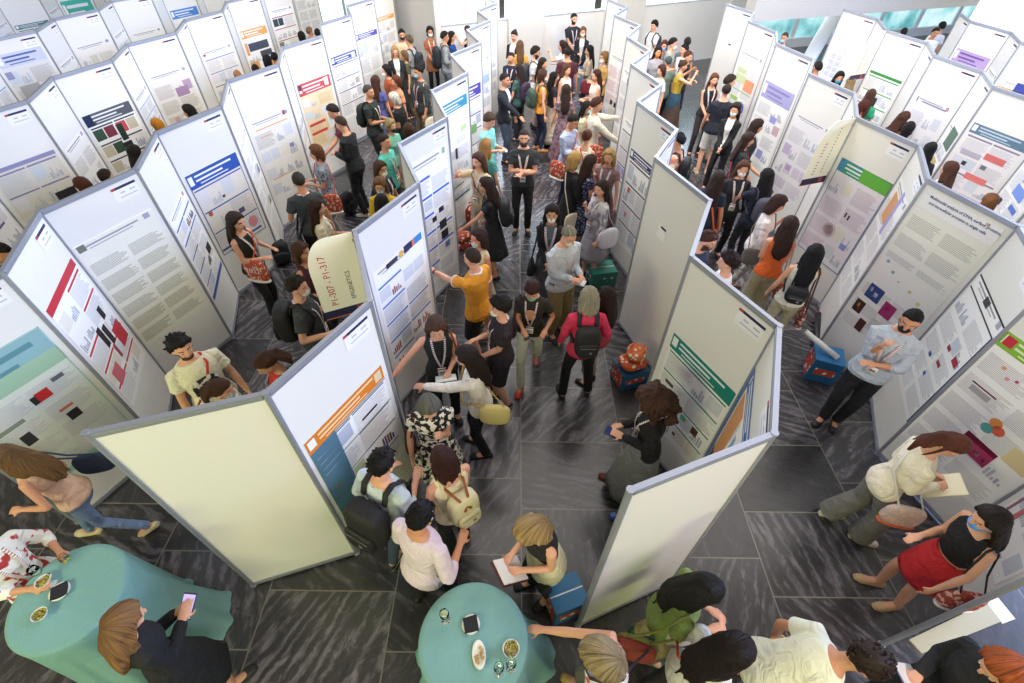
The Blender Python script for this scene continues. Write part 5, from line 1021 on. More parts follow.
I = person(568, 53, 'dark haired man in maroon tee shirt seen from behind', 1.78, 95, 'tee', '#4c1c2a', 'trousers', '#22242c', 'short', '#1f1816', 'm', wide=1.1)
I = person(589, 51, 'woman with black hair and beige cardigan facing left', 1.70, 175, 'long', '#b8ac94', 'jeans', '#2a3c6a', 'long', '#15151c', 'm', arms=('hold', 'hold'), fem=True)
tote(I, 'dark red handbag on the woman in beige cardigan', '#7c2430', -1, .86, 'handbag', False, trim=None, name='handbag', group=None)
person(604, 58, 'woman with white mask and ochre top against the right row', 1.76, 200, 'tee', '#b08a50', 'trousers', '#1d1d22', 'bob', '#8a6238', 'l', arms=('hold', 'hold'), mask=W_, fem=True)
# ---- right aisle, rear
I = person(654, 26, 'young man in white tee with dark straps against the rear wall', 1.78, 215, 'tee', '#e8eaee', 'trousers', '#5c6270', 'mop', '#181518', 'l', arms=('hold', 'clasp'))
backpack(I, 'dark backpack on the young man in white tee', '#2c3038')
person(658, 52, 'woman with dark wavy hair and orange mask in a grey top', 1.68, 272, 'tee', '#a8a4a8', 'trousers', '#4a444c', 'wavy', '#221915', 'm', mask='#e8822c', fem=True)
person(664, 46, 'woman with auburn hair and sky blue mask at the rear', 1.70, 255, 'tee', '#8c7c78', 'trousers', '#3c3840', 'bob', '#5c2e24', 'l', mask='#8cbcec', fem=True)
I = person(673, 44, 'tall man with black hair and white mask in a grey tee', 1.84, 340, 'tee', '#9aa09c', 'jeans', '#2a3c5c', 'short', '#16161a', 'l', arms=('hold', 'clasp'), mask='#e6eef0')
person(687, 43, 'dark haired person behind the man in white tee at the rear wall', 1.76, 90, 'tee', '#6c7078', 'trousers', '#33353c', 'short', '#2a1e1c', 'm')
person(684, 50, 'man with black hair and white tee shirt in the rear group', 1.74, 200, 'tee', '#f1f0f0', 'jeans', '#2c4060', 'short', '#15151c', 'l')
person(688, 57, 'brown haired man in black tee beside the woman in yellow', 1.74, 320, 'tee', '#1c1b20', 'trousers', '#1f2c40', 'short', '#5a3424', 'l', arms=('gest', 'hold'))
I = person(683, 66, 'woman in yellow top with a denim jacket tied round her waist', 1.70, 355, 'sleeveless', '#b89a2c', 'longskirt', '#4a3a32', 'bun', '#4c3626', 'l', '#a86a48', ('up', 'up'), fem=True, under='#27475c')
person(661, 71, 'brown haired woman in white top behind the panel corner', 1.66, 200, 'tee', '#e6e0da', 'trousers', '#c8bcae', 'bob', '#4a2a20', 'l', fem=True)
person(668, 62, 'grey haired person in sage green top seen from behind', 1.70, 95, 'tee', '#6c8078', 'trousers', '#23242c', 'crop', '#4c5c5c', 'l')
# ---- right aisle, beside the rainbow ring poster
person(714, 80, 'woman with long chestnut hair and black vest with white lanyard', 1.72, 268, 'sleeveless', '#1b1a1f', 'trousers', '#2e2a2c', 'long', '#6a4028', 'l', '#4a2024', arms=('clasp', 'clasp'), lan=True, fem=True)
person(730, 82, 'man in pale grey tee turned to the rainbow ring poster', 1.76, 350, 'tee', '#c0bcc4', 'trousers', '#8a8478', 'mop', '#332822', 'l', arms=('gest', 'gest'))
person(726, 91, 'man in navy tee and white shorts seen from behind', 1.80, 75, 'tee', '#1a1e2c', 'shorts', '#dcd8d0', 'crop', '#2a201c', 'l', '#c8b48c', arms=('relax', 'relax'), lan=False)
person(735, 110, 'woman with white mask and black cardigan over a white dress', 1.70, 235, 'jacket', '#191a1e', 'trousers', '#17181e', 'wavy', '#2c1e1a', 'l', arms=('clasp', 'clasp'), mask='#e9ecec', vneck='#ece6e0', fem=True)
person(757, 127, 'dark haired woman with face in profile by the lavender poster', 1.70, 350, 'long', '#202226', 'trousers', '#1c1e24', 'wavy', '#33231c', 'l', fem=True)
I = person(748, 140, 'woman in black top with long brown hair pointing to the right', 1.66, 350, 'tee', '#22272a', 'trousers', '#17191e', 'long', '#3c2a22', 'l', arms=('point_low', 'clasp'), fem=True)
tote(I, 'dark red printed bag beside the woman in black who points right', '#b02c3c', 1, .72, trim=None, name='shoulder_bag', cat='shoulder bag', group=None)
person(743, 169, 'woman with white mask and brown hair in black with white lanyard', 1.68, 262, 'jacket', '#23252c', 'trousers', '#1b1c22', 'long', '#5c3a26', 'l', mask='#ececec', lan=True, fem=True)
I = person(718, 179, 'woman in navy top with an orange strap seen from behind', 1.64, 60, 'tee', '#222c3e', 'trousers', '#1d2230', 'wavy', '#33231f', 'm', fem=True)
tote(I, 'orange and white tote of the woman in navy top', '#d0582c', 1, .62, strap='#d85a30')
I = person(766, 177, 'woman with long black hair and navy top holding a lit phone', 1.68, 100, 'tee', '#23283a', 'trousers', '#1d1e26', 'long', '#17151a', 'm', arms=('clasp', 'point_low'), fem=True)
phone(I, -1, 'lit phone held out by the long haired woman in navy top', '#c8e8f8', 1.2, emit=1.0)
backpack(I, 'grey backpack on the long haired woman in navy top', '#4a4c58', (.28, .16, .40))
I = person(678, 141, 'person in orange floral shirt with black backpack behind the panel', 1.76, 150, 'tee', '#d88a68|#f0d8c0|blot|9', 'trousers', '#22242a', 'short', '#18161a', 'm')
backpack(I, 'black backpack on the orange floral shirt', '#15161a')
I = person(708, 241, 'man with red brown hair, glasses and beard behind the panel', 1.78, 318, 'tee', '#33384a', 'trousers', '#2a2c34', 'short', '#4c2a1c', 'l', glasses=True, beard=True, pitch=20, arms=('hold', 'hold'))
papers(I, 1, 'blue folder held by the bearded man with glasses', '#2a5a94', '#2a5a94', 'folder', 'folder')
person(727, 262, 'young man with dark curly hair and white shirt behind the panel', 1.72, 160, 'tee', '#ece8e4', 'trousers', '#5c564c', 'mop', '#2a1b17', 'l')
# ---- right aisle, middle
I = person(778, 204, 'woman with short dark curls, white blouse and pale patterned trousers', 1.68, 338, 'shirt', '#efe6e2', 'trousers', '#b8b0a6|#8c867c|blot|12', 'bob', '#3a2420', 'l', '#5a3c34', ('relax', 'chin'), 'step', 2, 18, fem=True)
tote(I, 'grey bag slung on the woman in white blouse', '#6c6660', 1, .86, 'shoulder bag', True, (.26, .08, .28), trim=None, name='shoulder_bag', group=None)
I = person(789, 226, 'woman with brown curls, orange top and wide beige trousers, back to us', 1.70, 72, 'sleeveless', '#e0662c', 'widetrousers', '#a39a7e', 'wavy', '#34201c', 'l', '#b08450', ('hold', 'hold'), 'stand', 0, 6, fem=True)
tote(I, 'red and white tote of the woman in orange top', '#a84034', 1, .70, cross=False, strap='#b8a89c', size=(.28, .08, .30))
I = person(814, 254, 'woman with long black hair, white vest and small black backpack', 1.68, 68, 'sleeveless', '#ded8ca', 'trousers', '#b5ad92', 'long', '#15131a', 'l', '#c8a89c', ('point_low', 'relax'), 'stand', 0, 4, fem=True)
backpack(I, 'small black leather backpack on the white vest', '#16171e', (.25, .11, .24), 1.14, True)
tote(I, 'dark red tote hanging at the right of the white vest', '#7c3430', 1, .70, cross=False, strap='#4a3430', size=(.26, .08, .28))
I = person(910, 321, 'man with black mask, pale blue shirt and black trousers leaning on the panel', 1.80, 228, 'shirt', '#b5bfc9', 'trousers', '#14141a', 'crop', '#15120f', 'm', '#141216', ('chin', 'fold_l'), 'close', -4, 20, mask='#17161a', lan=True)
I = person(952, 446, 'woman with brown hair, cream jumper and wide grey trousers holding papers', 1.70, 345, 'long', '#eadfc8', 'widetrousers', '#77756f', 'pony', '#5c3020', 'l', '#e0d4c0', ('hold', 'hold'), 'step', 6, 30, fem=True)
papers(I, 1, 'open booklet held by the woman in cream jumper', '#e8e0c8', '#d8d0b0', 'booklet', 'booklet')
tote(I, 'grey printed bag with yellow and orange marks on the cream jumper', '#c9b8b0', 1, .84, 'tote bag', True, strap='#d8d4cc', trim='#d0603c', size=(.32, .10, .28), y=.12)
I = person(988, 520, 'woman in red skirt and black top with long black hair', 1.68, 172, 'crop', '#131215', 'miniskirt', '#c8272e', 'long', '#1f1210', 'l', '#c4a47c', ('hold', 'relax'), 'stand', 8, 16, mask='#5c9cdc', fem=True)
tote(I, 'bag printed in red and white hanging behind the red skirt', '#a8483c', -1, .76, strap='#1c1c1e', cross=False, size=(.32, .10, .26), y=-.12)
# ---- right, heads above panels
person(784, 38, 'balding man with sky blue mask beyond the right row', 1.78, 225, 'tee', '#20243a', 'trousers', '#20243a', 'crop', '#4c342c', 'm', mask='#8ccbe0')
person(817, 68, 'two-tone dark haired man showing above the right row, back to us', 1.74, 110, 'tee', '#4c2c30', 'trousers', '#2a2c34', 'short', '#241a1a', 'm')
person(839, 78, 'woman with black hair and teal mask below the far arched sign', 1.66, 262, 'tee', '#4a3a3c', 'trousers', '#2a2a30', 'wavy', '#1c1618', 'm', mask='#2c9cb8', fem=True)
person(850, 83, 'woman with long ash blonde hair beside the teal mask', 1.64, 80, 'tee', '#c85c40', 'trousers', '#3a3a3e', 'long', '#9a8460', 'l', fem=True)
person(870, 96, 'woman in bright green top with long brown hair by green poster', 1.70, 60, 'tee', '#2c9c74', 'trousers', '#2a2c34', 'long', '#4c3024', 'l', fem=True)
person(863, 107, 'auburn haired woman in front of the bright green top', 1.62, 20, 'tee', '#6a2c34', 'trousers', '#2a2c34', 'bob', '#54241c', 'l', fem=True)
person(903, 119, 'brown haired woman with light mask facing the pale text poster', 1.68, 20, 'tee', '#6a4a3a', 'trousers', '#2a2c34', 'wavy', '#4c2e20', 'l', mask='#c8c8cc', fem=True)
person(908, 129, 'black haired woman just in front of the brown haired one', 1.64, 50, 'tee', '#22222a', 'trousers', '#22222a', 'bob', '#1c1618', 'm', fem=True)
person(929, 150, 'person with black hair behind the right aisle corner post', 1.66, 60, 'tee', '#22222a', 'trousers', '#22222a', 'long', '#15131a', 'm', fem=True)
person(948, 170, 'woman with frizzy brown hair and white top by the coral poster', 1.68, 110, 'tee', '#f0e4e4', 'trousers', '#6a6a70', 'wavy', '#5a3a2a', 'l', fem=True)
person(988, 202, 'woman with golden brown hair under the coral poster', 1.60, 90, 'tee', '#c8a088', 'trousers', '#4a4a50', 'bob', '#8a5c34', 'l', fem=True)
person(935, 33, 'person in white shirt with dark hair in front of far windows', 1.74, 265, 'long', '#f0f0f2', 'trousers', '#c8ccd4', 'short', '#241a1a', 'm', arms=('hold', 'hold'))
person(941, 27, 'dark haired person just behind the white shirt by far windows', 1.78, 90, 'tee', '#d8dce4', 'trousers', '#5a606c', 'short', '#15131a', 'm')
person(903, 33, 'dark haired person before the far glazing on the right', 1.70, 80, 'tee', '#b83c34', 'trousers', '#3c4250', 'short', '#221a1c', 'm')
# ---- left, heads above panels
I = person(158, 126, 'person in grey shirt with ginger hair pointing at the slate header poster', 1.64, 165, 'shirt', '#6c7078', 'trousers', '#3a3c44', 'bob', '#d08a24', 'l', arms=('point', 'relax'), fem=True)
person(136, 153, 'woman with long black hair in front of the slate header poster', 1.66, 75, 'tee', '#3c3a3e', 'trousers', '#2a2c30', 'long', '#1c1815', 'm', fem=True)
person(83, 186, 'auburn haired person showing above the cream poster panel', 1.64, 175, 'tee', '#7c4a34', 'trousers', '#3a3430', 'bob', '#5c2c1c', 'l', fem=True)
person(107, 177, 'brown haired person right of the auburn head above the panel', 1.60, 80, 'tee', '#4c4844', 'trousers', '#3a3430', 'short', '#33241c', 'l')
person(1, 254, 'dark haired person at the left picture edge behind the panel', 1.70, 265, 'tee', '#3a3430', 'trousers', '#2a2826', 'short', '#1c1614', 'm')
person(189, 112, 'woman with black hair in profile by the micrograph poster', 1.68, 190, 'tee', '#3c2c34', 'trousers', '#2a2826', 'wavy', '#221815', 'l', fem=True)
person(238, 76, 'blond person low behind the panel by the blue ruled poster', 1.56, 120, 'tee', '#c8a088', 'trousers', '#4a4644', 'short', '#b8825c', 'l')
person(256, 70, 'dark haired person lowest under the orange block poster', 1.56, 100, 'tee', '#3a3a40', 'trousers', '#33343a', 'short', '#241a18', 'm')
person(268, 61, 'woman with round black hair under the orange block poster', 1.66, 80, 'tee', '#26262c', 'trousers', '#26262c', 'bob', '#15131a', 'm', fem=True)
person(275, 58, 'second round black head at right under the orange block poster', 1.60, 100, 'tee', '#26262c', 'trousers', '#26262c', 'short', '#15131a', 'm')
person(302, 37, 'black haired person under the burgundy ruled poster', 1.68, 100, 'tee', '#3a3a40', 'trousers', '#33343a', 'bob', '#1a1718', 'm', fem=True)
person(310, 32, 'man with cropped light brown hair beside the black haired person', 1.70, 70, 'tee', '#8a7c70', 'trousers', '#33343a', 'crop', '#8a6a50', 'l')
person(318, 34, 'dark haired person right of the man with cropped hair', 1.68, 100, 'tee', '#26262c', 'trousers', '#26262c', 'short', '#1d1a1c', 'm')
# ---- lower centre
I = person(383, 463, 'man in pale blue shirt and jeans with a big black backpack', 1.80, 62, 'shirt', '#c6d2dc', 'jeans', '#3c4c66', 'short', '#14110f', 'l', '#2a3040/#d8d4b8', ('hold', 'gest'), 'step', 3, 18)
backpack(I, 'big black backpack on the man in pale blue shirt', '#131314', (.33, .20, .46))
I = person(421, 516, 'person in lavender shirt with black hair and white mask loops', 1.74, 60, 'shirt', '#dccbd8', 'trousers', '#131316', 'short', '#100e0e', 'm', '#18181a', ('gest', 'relax'), 'wide', 6, 14, mask='#ecebe8')
I = person(443, 460, 'woman with auburn bob, cream vest and cream drawstring backpack', 1.66, 128, 'sleeveless', '#e6dcbc', 'trousers', '#16161a', 'bob', '#3a1a14', 'l', '#18181a', ('hold', 'relax'), 'stand', 3, 12, fem=True, wide=1.08)
backpack(I, 'cream drawstring backpack with brown straps', '#d6cda6', (.27, .16, .36), 1.22, True)
for s in (1, -1):
    m = MB(); m.tube([(s * .10, -.06, 1.47), (s * .04, -.24, 1.40), (-s * .03, -.292, 1.30)], [(.012, .006)] * 3, seg=6); m.xf(I['bend']); bobj(I, m, 'drawstring', [mat('#8c4a26', .6)], I['root'])
I = person(429, 408, 'grey haired woman in black and white print dress with hand at her chin', 1.66, 285, 'dress', '#141414|#e6e4d8|blot|24', 'skirt', '#141414|#e6e4d8|blot|24', 'bob', '#5c5c52', 'l', '#c49c5c', ('relax', 'chin'), 'stand', 6, 24, fem=True, wide=1.1)
tote(I, 'dark red handbag on the woman in black and white print dress', '#3c161a', 1, .96, 'handbag', False, (.28, .10, .2), trim=None, name='handbag', group=None)
I = person(466, 357, 'woman in white long sleeved blouse with black hair pointing at the panel', 1.68, 178, 'long', '#efeade', 'trousers', '#121217', 'long', '#231512', 'l', '#141416', ('relax', (.06, .54, 1.28)), 'stand', 6, 14, fem=True)
for k in range(2):
    m = MB(); d_ = (I['wr'][-1] - I['el'][-1]); m.tube([I['wr'][-1] - d_ * (.06 + .12 * k), I['wr'][-1] - d_ * (.03 + .12 * k)], [.031, .031], seg=12, round_=False); bobj(I, m, 'bracelet', [mat('#4a2a1c', .5)], I['root'])
tote(I, 'beige leather bag with a dark emblem on the white blouse', '#c9b67c', -1, 1.08, 'handbag', True, (.32, .12, .26), -.18, '#a8925c', trim=None, name='handbag', group=None)
I = person(436, 328, 'woman in dark green vest with badge, holding papers and looking down', 1.70, 282, 'sleeveless', '#1c2620', 'trousers', '#15171a', 'bob', '#4a2f20', 'l', '#17171a', ('side_low', 'hold'), 'stand', 2, 24, lan=True, fem=True)
papers(I, -1, 'white papers with green corner held by the woman in dark green vest', '#e6ebe2', '#e6ebe2')
tote(I, 'brown leather bag of the woman in dark green vest', '#7c3c20', -1, .88, 'handbag', False, (.26, .1, .24), trim=None, name='handbag', group=None)
I = person(652, 402, 'woman with big curly brown hair, black top and grey skirt with phone', 1.68, 174, 'long', '#141317', 'longskirt', '#7c7d78', 'curly', '#4a2e24', 'l', '#6a2c18', ('hold', 'hold'), 'step', 4, 22, lan=True, fem=True)
phone(I, -1, 'navy phone of the woman with big curly hair', '#2a3a7c', 1.2, col='#1d2450')
I = person(529, 531, 'blonde woman in black vest reading a notebook, jacket round her waist', 1.66, 208, 'crop', '#151518', 'trousers', '#15161a', 'bob', '#a3875c', 'l', '#1a1a1c', ('hold', 'hold'), 'stand', 10, 30, fem=True, under='#cfc8a8')
papers(I, -1, 'dark red notebook open in the blonde woman\'s hands', '#e4e2dc', '#4a1c2c', 'notebook', 'notebook', (.20, .26, .022))
I = person(598, 655, 'blond woman in white sleeveless blouse reaching for the olive bowl', 1.68, 165, 'sleeveless', '#e9e7e8|#c46a5c|speck|16', 'trousers', '#6a665c', 'bob', '#94815e', 'l', '#b89a5a', ((.16, .53, 1.14), 'relax'), 'stand', 6, 30, fem=True, wide=1.1)
tote(I, 'brown leather handbag with purple strap on the woman in white blouse', '#7c2e20', 1, .98, 'handbag', True, (.34, .12, .18), -.16, '#2e1c30', trim=None, name='handbag', group=None)
I = person(706, 590, 'woman with long black hair and olive green shirt in the foreground', 1.66, 345, 'shirt', '#7d9150', 'trousers', '#b4a27c', 'long', '#120f0f', 'l', '#1c5c4c', ('hold', 'hold'), 'stand', 6, 14, fem=True)
tote(I, 'colourful scarf bag with orange marks behind the olive green shirt', '#7a7c3c', 1, .92, 'shoulder bag', False, (.30, .12, .26), -.20, trim='#d0522c', name='shoulder_bag', group=None)
I = person(735, 650, 'woman with long dark brown hair and pale grey shirt at the bottom', 1.68, 10, 'shirt', '#d0d0c8', 'trousers', '#26262a', 'long', '#1d1110', 'l', '#22282c', ('relax', 'relax'), 'stand', 6, 14, fem=True)
tote(I, 'white bag with orange strap on the woman in pale grey shirt', '#dedad4', -1, .95, 'shoulder bag', True, (.3, .1, .26), .08, '#d8552c', trim='#d0603c', name='shoulder_bag', group=None)
I = person(866, 661, 'dark haired person in cream tee shirt leaning forward at the bottom', 1.70, 350, 'tee', '#eeeed8', 'trousers', '#3c3a34', 'mop', '#2c1c15', 'm', '#1c1c1e', ('gest', 'down'), 'stand', 32, 10)
I = person(1000, 668, 'woman with copper red hair and black sleeves holding leaflets, bottom corner', 1.68, 185, 'long', '#17181c', 'trousers', '#15161c', 'wavy', '#9c4c20', 'l', '#17171a', ('hold', 'hold'), 'stand', 6, 26, fem=True)
papers(I, 1, 'leaflets with a purple stripe held by the copper haired woman', '#e6e4e6', '#6a5c9c', 'leaflets', 'leaflets')
# ------------------------------------------------------------------ tables and what stands on them
TEAL = mat('#74a09d', 0.85, 0, 0.35, 5)
TH = 1.08
def high_table(cx, cy, r, label, clabel, spreads, seed):
    t = empty('high_table', (cx, cy, 0), 0, label, 'table', 'green draped high tables')
    m = MB(); m.lathe([(r - .02, TH - .045), (r - .004, TH - .035), (r - .004, TH - .012), (r - .02, TH - .008)], seg=40); m.obj('tabletop', mat('#c9c4b8', .5), t, True)
    m = MB(); m.lathe([(.03, .02), (.03, TH - .04)], seg=14); m.obj('pole', ALU, t, True)
    m = MB(); m.lathe([(.24, 0), (.24, .015), (.05, .03)], seg=24); m.obj('base', ALU, t, True)
    seg = 144; V = []; Fc = []; ang = np.linspace(0, 2 * math.pi, seg, endpoint=False)
    def sp(a):   # how far the hem is pulled out in a direction
        return sum(w * np.exp(-((np.angle(np.exp(1j * (a - c)))) / sg) ** 2) for c, w, sg in spreads)
    rings = [(0.0, TH + .002, 0), (r * .5, TH + .002, 0), (r * .9, TH + .002, 0), (r * .985, TH, 0), (r + .003, TH - .012, 0), (r + .006, TH - .05, .05), (r + .012, TH - .2, .2), (r + .02, TH - .4, .42), (r + .03, TH - .65, .68), (r + .045, TH - .9, .92), (r + .06, .03, 1.05), (r + .075, .012, 1.1)]
    for rr, z, t_ in rings:
        fold = 1 + t_ * (.055 * np.sin(ang * 9 + seed) + .035 * np.sin(ang * 17 + seed * 2.1) + .02 * np.sin(ang * 31 + seed))
        R_ = rr * fold + sp(ang) * t_ ** 1.3
        V.append(np.c_[np.cos(ang) * R_, np.sin(ang) * R_, np.full(seg, z)])
    VV = np.concatenate(V)
    for i in range(len(rings) - 1):
        for k in range(seg): Fc.append((i * seg + k, i * seg + (k + 1) % seg, (i + 1) * seg + (k + 1) % seg, (i + 1) * seg + k))
    m = MB(); m.add(VV, Fc); o = m.obj('tablecloth', TEAL, None, True, (cx, cy, 0)); tag(o, clabel, 'tablecloth', 'green tablecloths')
    return cx, cy
def on(u, v, z=TH + .003): p = at(u, v, z); return (p[0], p[1], z)
T1 = (-0.235, 0.815); T2 = (-3.12, 1.055)
high_table(*T1, .365, 'round high table at bottom centre under a teal cloth', 'teal cloth over the round table at bottom centre', [(0.35, .20, .5), (2.9, .08, .5), (-1.0, .12, .6)], 1.0)
high_table(*T2, .365, 'round high table at lower left under a teal cloth', 'teal cloth over the round table at lower left', [(0.25, .22, .55), (-.9, .16, .5)], 2.3)
def plate(u, v, rx, ry, rot, label, napkin=True, name='plate', food=None):
    r = empty(name, on(u, v), rot, label, 'plate', 'plates on the green tables')
    m = MB(); m.lathe([(.35, 0), (.7, .004), (1.0, .016), (.99, .019), (.66, .008), (.0, .007)], seg=30)
    m.xf(lambda V: V * np.array([rx, ry, 1])); m.obj('dish', mat('#e6e2d2', .35, coat=.3), r, True)
    if napkin:
        for k in range(5):
            m = MB(); m.box((0, 0, .012 + k * .004), (.095, .095, .0034), rotm('z', .2 + .02 * k)); m.obj('napkin', mat('#1b1a22', .85), r)
    if food:
        rng = random.Random(int(u)); m = MB()
        for k in range(16):
            a = rng.uniform(0, 6.28); q = rng.random() ** .5 * .62
            m.ell((math.cos(a) * q * rx, math.sin(a) * q * ry, .016), (.010, .007, .005), rotm('z', a), n=5)
        m.obj('snacks', mat(food, .7), r, True)['kind'] = 'stuff'
    return r
def bowl(u, v, label, nut='#9a8a2c|#6a6a20|speck|80', rad=.048):
    r = empty('bowl', on(u, v), 0, label, 'bowl', 'small bowls of olives'); k = rad / .048
    m = MB(); m.lathe([(.026 * k, 0), (.030 * k, .004), (.045 * k, .032), (.048 * k, .042), (.0455 * k, .042), (.042 * k, .032), (.024 * k, .010), (.0, .009)], seg=24); m.obj('dish', mat('#dcd8cc', .3, coat=.3), r, True)
    rng = random.Random(int(u * 7)); m = MB()
    for q in range(46):
        a = rng.uniform(0, 6.28); d = rng.random() ** .5 * .038 * k; m.ell((math.cos(a) * d, math.sin(a) * d, .030 + .008 * rng.random()), (.0085, .007, .007), rotm('z', a), n=5, m=q % 2)
    o = m.obj('olives', [mat('#a8963a', .35), mat('#6c6a22', .35)], r, True); o['kind'] = 'stuff'
    return r
def glass_mat():
    m = bpy.data.materials.new('clear_glass'); nt, b = nodes_of(m); b.inputs['Transmission Weight'].default_value = 1; b.inputs['Roughness'].default_value = .02; b.inputs['IOR'].default_value = 1.3; b.inputs['Base Color'].default_value = (.95, .98, .96, 1); return m
GL = glass_mat()
def wineglass(u, v, label, drink=None, loc=None):
    r = empty('wine_glass', loc or on(u, v), 0, label, 'glass', 'glasses on the green tables')
    m = MB(); m.lathe([(.030, 0), (.030, .002), (.004, .006), (.0035, .07), (.012, .078), (.030, .10), (.033, .13), (.029, .165), (.0278, .165), (.031, .13), (.028, .102), (.010, .082), (.0, .081)], seg=24); m.obj('glass_body', GL, r, True)
    if drink: m = MB(); m.lathe([(.009, .084), (.0265, .103), (.0295, .125), (.0, .125)], seg=20); m.obj('drink', mat(drink, .15), r, True)
plate(471, 625, .062, .062, 0, 'white plate with a stack of black napkins on the bottom centre table')
plate(479, 655, .045, .085, .15, 'oval white dish of brown snacks on the bottom centre table', False, 'oval_dish', '#b08a4a')
bowl(511, 650, 'bowl of olives the blond woman reaches for', rad=.056)
wineglass(446, 620, 'wine glass at the left of the bottom centre table', '#c8cfa0'); wineglass(499, 672, 'wine glass near the lower edge of the bottom centre table'); wineglass(511, 668, 'second wine glass below the olive bowl')
plate(61, 592, .066, .066, .3, 'white plate with black napkins on the lower left table')
bowl(46, 583, 'upper bowl of olives on the lower left table'); bowl(43, 616, 'lower bowl of olives on the lower left table')
wineglass(47, 577, 'wine glass beside the upper olive bowl at lower left')
_p = P2W(PL_EDGE, hand_pt(PL_EDGE, -1, .09, .02)); wineglass(0, 0, 'glass with lime green drink at the left picture edge', '#c8d23c', (_p[0], _p[1], _p[2] - .10))
# ------------------------------------------------------------------ boxes, bags and tubes on the floor
def rest(u, v, z=0.0): p = at(u, v, z); return p[0], p[1]
def carton(xy, rz, label, sz=(.36, .30, .30), top='#2a70a4', side='#1d5a88', print_='#b8452c', lid=True):
    r = empty('carton', (xy[0], xy[1], 0), rz, label, 'carton', 'blue cartons on the floor'); w, d, h = sz
    m = MB(); m.box((0, 0, h / 2), (w, d, h)); m.obj('box_body', mat(side, .5), r)
    m = MB(); m.box((0, 0, h + .004), (w + .008, d + .008, .012)); m.obj('lid', mat(top, .35), r)
    if lid: m = MB(); m.box((0, -.0, h + .0108), (w + .004, .012, .002)); m.obj('lid_seam', mat('#e6eaee', .4), r)
    m = MB(); m.box((-w / 2 - .002, 0, h * .5), (.003, d * .8, h * .8)); m.box((0, -d / 2 - .002, h * .5), (w * .7, .003, h * .3)); m.obj('printed_side', mat(print_ + '|#e8d8d0|voro|14', .6), r)
    return r
carton(rest(566, 594, .3), .35, 'blue carton with white seam beside the lower centre end panel', (.30, .26, .34))
carton(rest(829, 356, .34), -.35, 'blue carton with red printed side near the masked man', (.34, .32, .36), lid=False)
carton(rest(631, 367, .25), .3, 'blue carton under the pile of orange bags', (.36, .30, .28), top='#1c4c74', lid=False)
carton(rest(602, 268, .25), .2, 'teal carton behind the woman in grey dress', (.40, .32, .26), '#3c8c7c', '#2c6c60', '#2c6c60')
def soft_bag(xy, z, label, col, sz, rz=0, pat=True, name='folded_tote_bag', group='orange bags piled on a blue carton'):
    r = empty(name, (xy[0], xy[1], z), rz, label, 'tote bag', group); m = MB(); m.rbox((0, 0, sz[2] / 2), sz, r=.34, n=8)
    V = m.V[0]; V += np.array([np.sin(V[:, 1] * 40) * .006, np.sin(V[:, 0] * 33) * .006, np.sin(V[:, 0] * 28 + V[:, 1] * 31) * .008]).T
    m.obj('body', mat(col + ('|#e4d4c4|voro|16' if pat else ''), .75, 0, .5, 18), r, True)
    m = MB()
    for s in (1, -1): m.tube([(-sz[0] * .3, s * sz[1] * .2, sz[2] * .92), (-sz[0] * .1, s * sz[1] * .34, sz[2] * 1.12), (sz[0] * .15, s * sz[1] * .30, sz[2] * 1.08), (sz[0] * .3, s * sz[1] * .15, sz[2] * .9)], [(.011, .004)] * 4, seg=6)
    m.obj('handles', mat(col, .75), r, True)
    return r
bx, by = rest(631, 367, .25)
soft_bag((bx, by), .298, 'lower orange bag of the pile beside the blank tall panel', '#c4562f', (.34, .28, .12), .4)
soft_bag((bx + .03, by + .03), .43, 'upper orange and white bag of the pile beside the blank tall panel', '#cf6a3c', (.28, .24, .13), 1.1)
px, py = rest(462, 247); soft_bag((px, py), 0, 'lower red bag on the floor behind the orange shirt', '#a03c2c', (.34, .28, .14), .2, group='red bags by the middle row')
soft_bag((px + .02, py + .02), .15, 'upper red bag on the floor behind the orange shirt', '#b04a34', (.30, .26, .12), .7, group='red bags by the middle row')
soft_bag(rest(472, 222), 0, 'red bag standing at the feet of the long haired woman in black', '#a8402e', (.26, .16, .34), .3, group='red bags by the middle row')
def floor_backpack(u, v, rz, label):
    xy = rest(u, v); r = empty('backpack', (xy[0], xy[1], 0), rz, label, 'backpack', 'backpacks left on the floor')
    m = MB(); m.rbox((0, 0, .2), (.30, .20, .40), r=.3, n=8); m.obj('body', mat('#17171a', .75, 0, .4, 20), r, True)
    m = MB(); m.rbox((0, -.11, .15), (.24, .07, .2), r=.3); m.obj('front_pocket', mat('#1c1c20', .7), r, True)
    for s in (1, -1): m = MB(); m.tube([(s * .08, .09, .37), (s * .09, .16, .28), (s * .1, .13, .12), (s * .1, .09, .05)], [(.022, .007)] * 4, seg=6); m.obj('strap', mat('#141416', .7), r, True)
floor_backpack(284, 262, .5, 'black backpack on the floor at the foot of a left aisle panel')
floor_backpack(350, 212, 1.2, 'black backpack on the floor beside the white sneakers')
def poster_tube(p0, p1, rad, col, label, cap='#d8d4cc'):
    p0 = np.array(p0); p1 = np.array(p1); r = empty('poster_tube', tuple(p0), 0, label, 'poster tube', 'poster tubes')
    m = MB(); m.tube([(0, 0, 0), tuple(p1 - p0)], [rad, rad], seg=16, round_=False); m.obj('tube_body', mat(col, .5), r, True)
    d = (p1 - p0) / np.linalg.norm(p1 - p0); m = MB(); m.tube([tuple(p1 - p0), tuple(p1 - p0 + d * .015)], [rad * 1.06, rad * 1.06], seg=16, round_=False); m.obj('cap', mat(cap, .5), r, True)
a = at(838, 358, .40); b = at(806, 332, .52); poster_tube(a, b, .035, '#e6e4e0', 'white poster tube lying across the blue carton near the masked man')
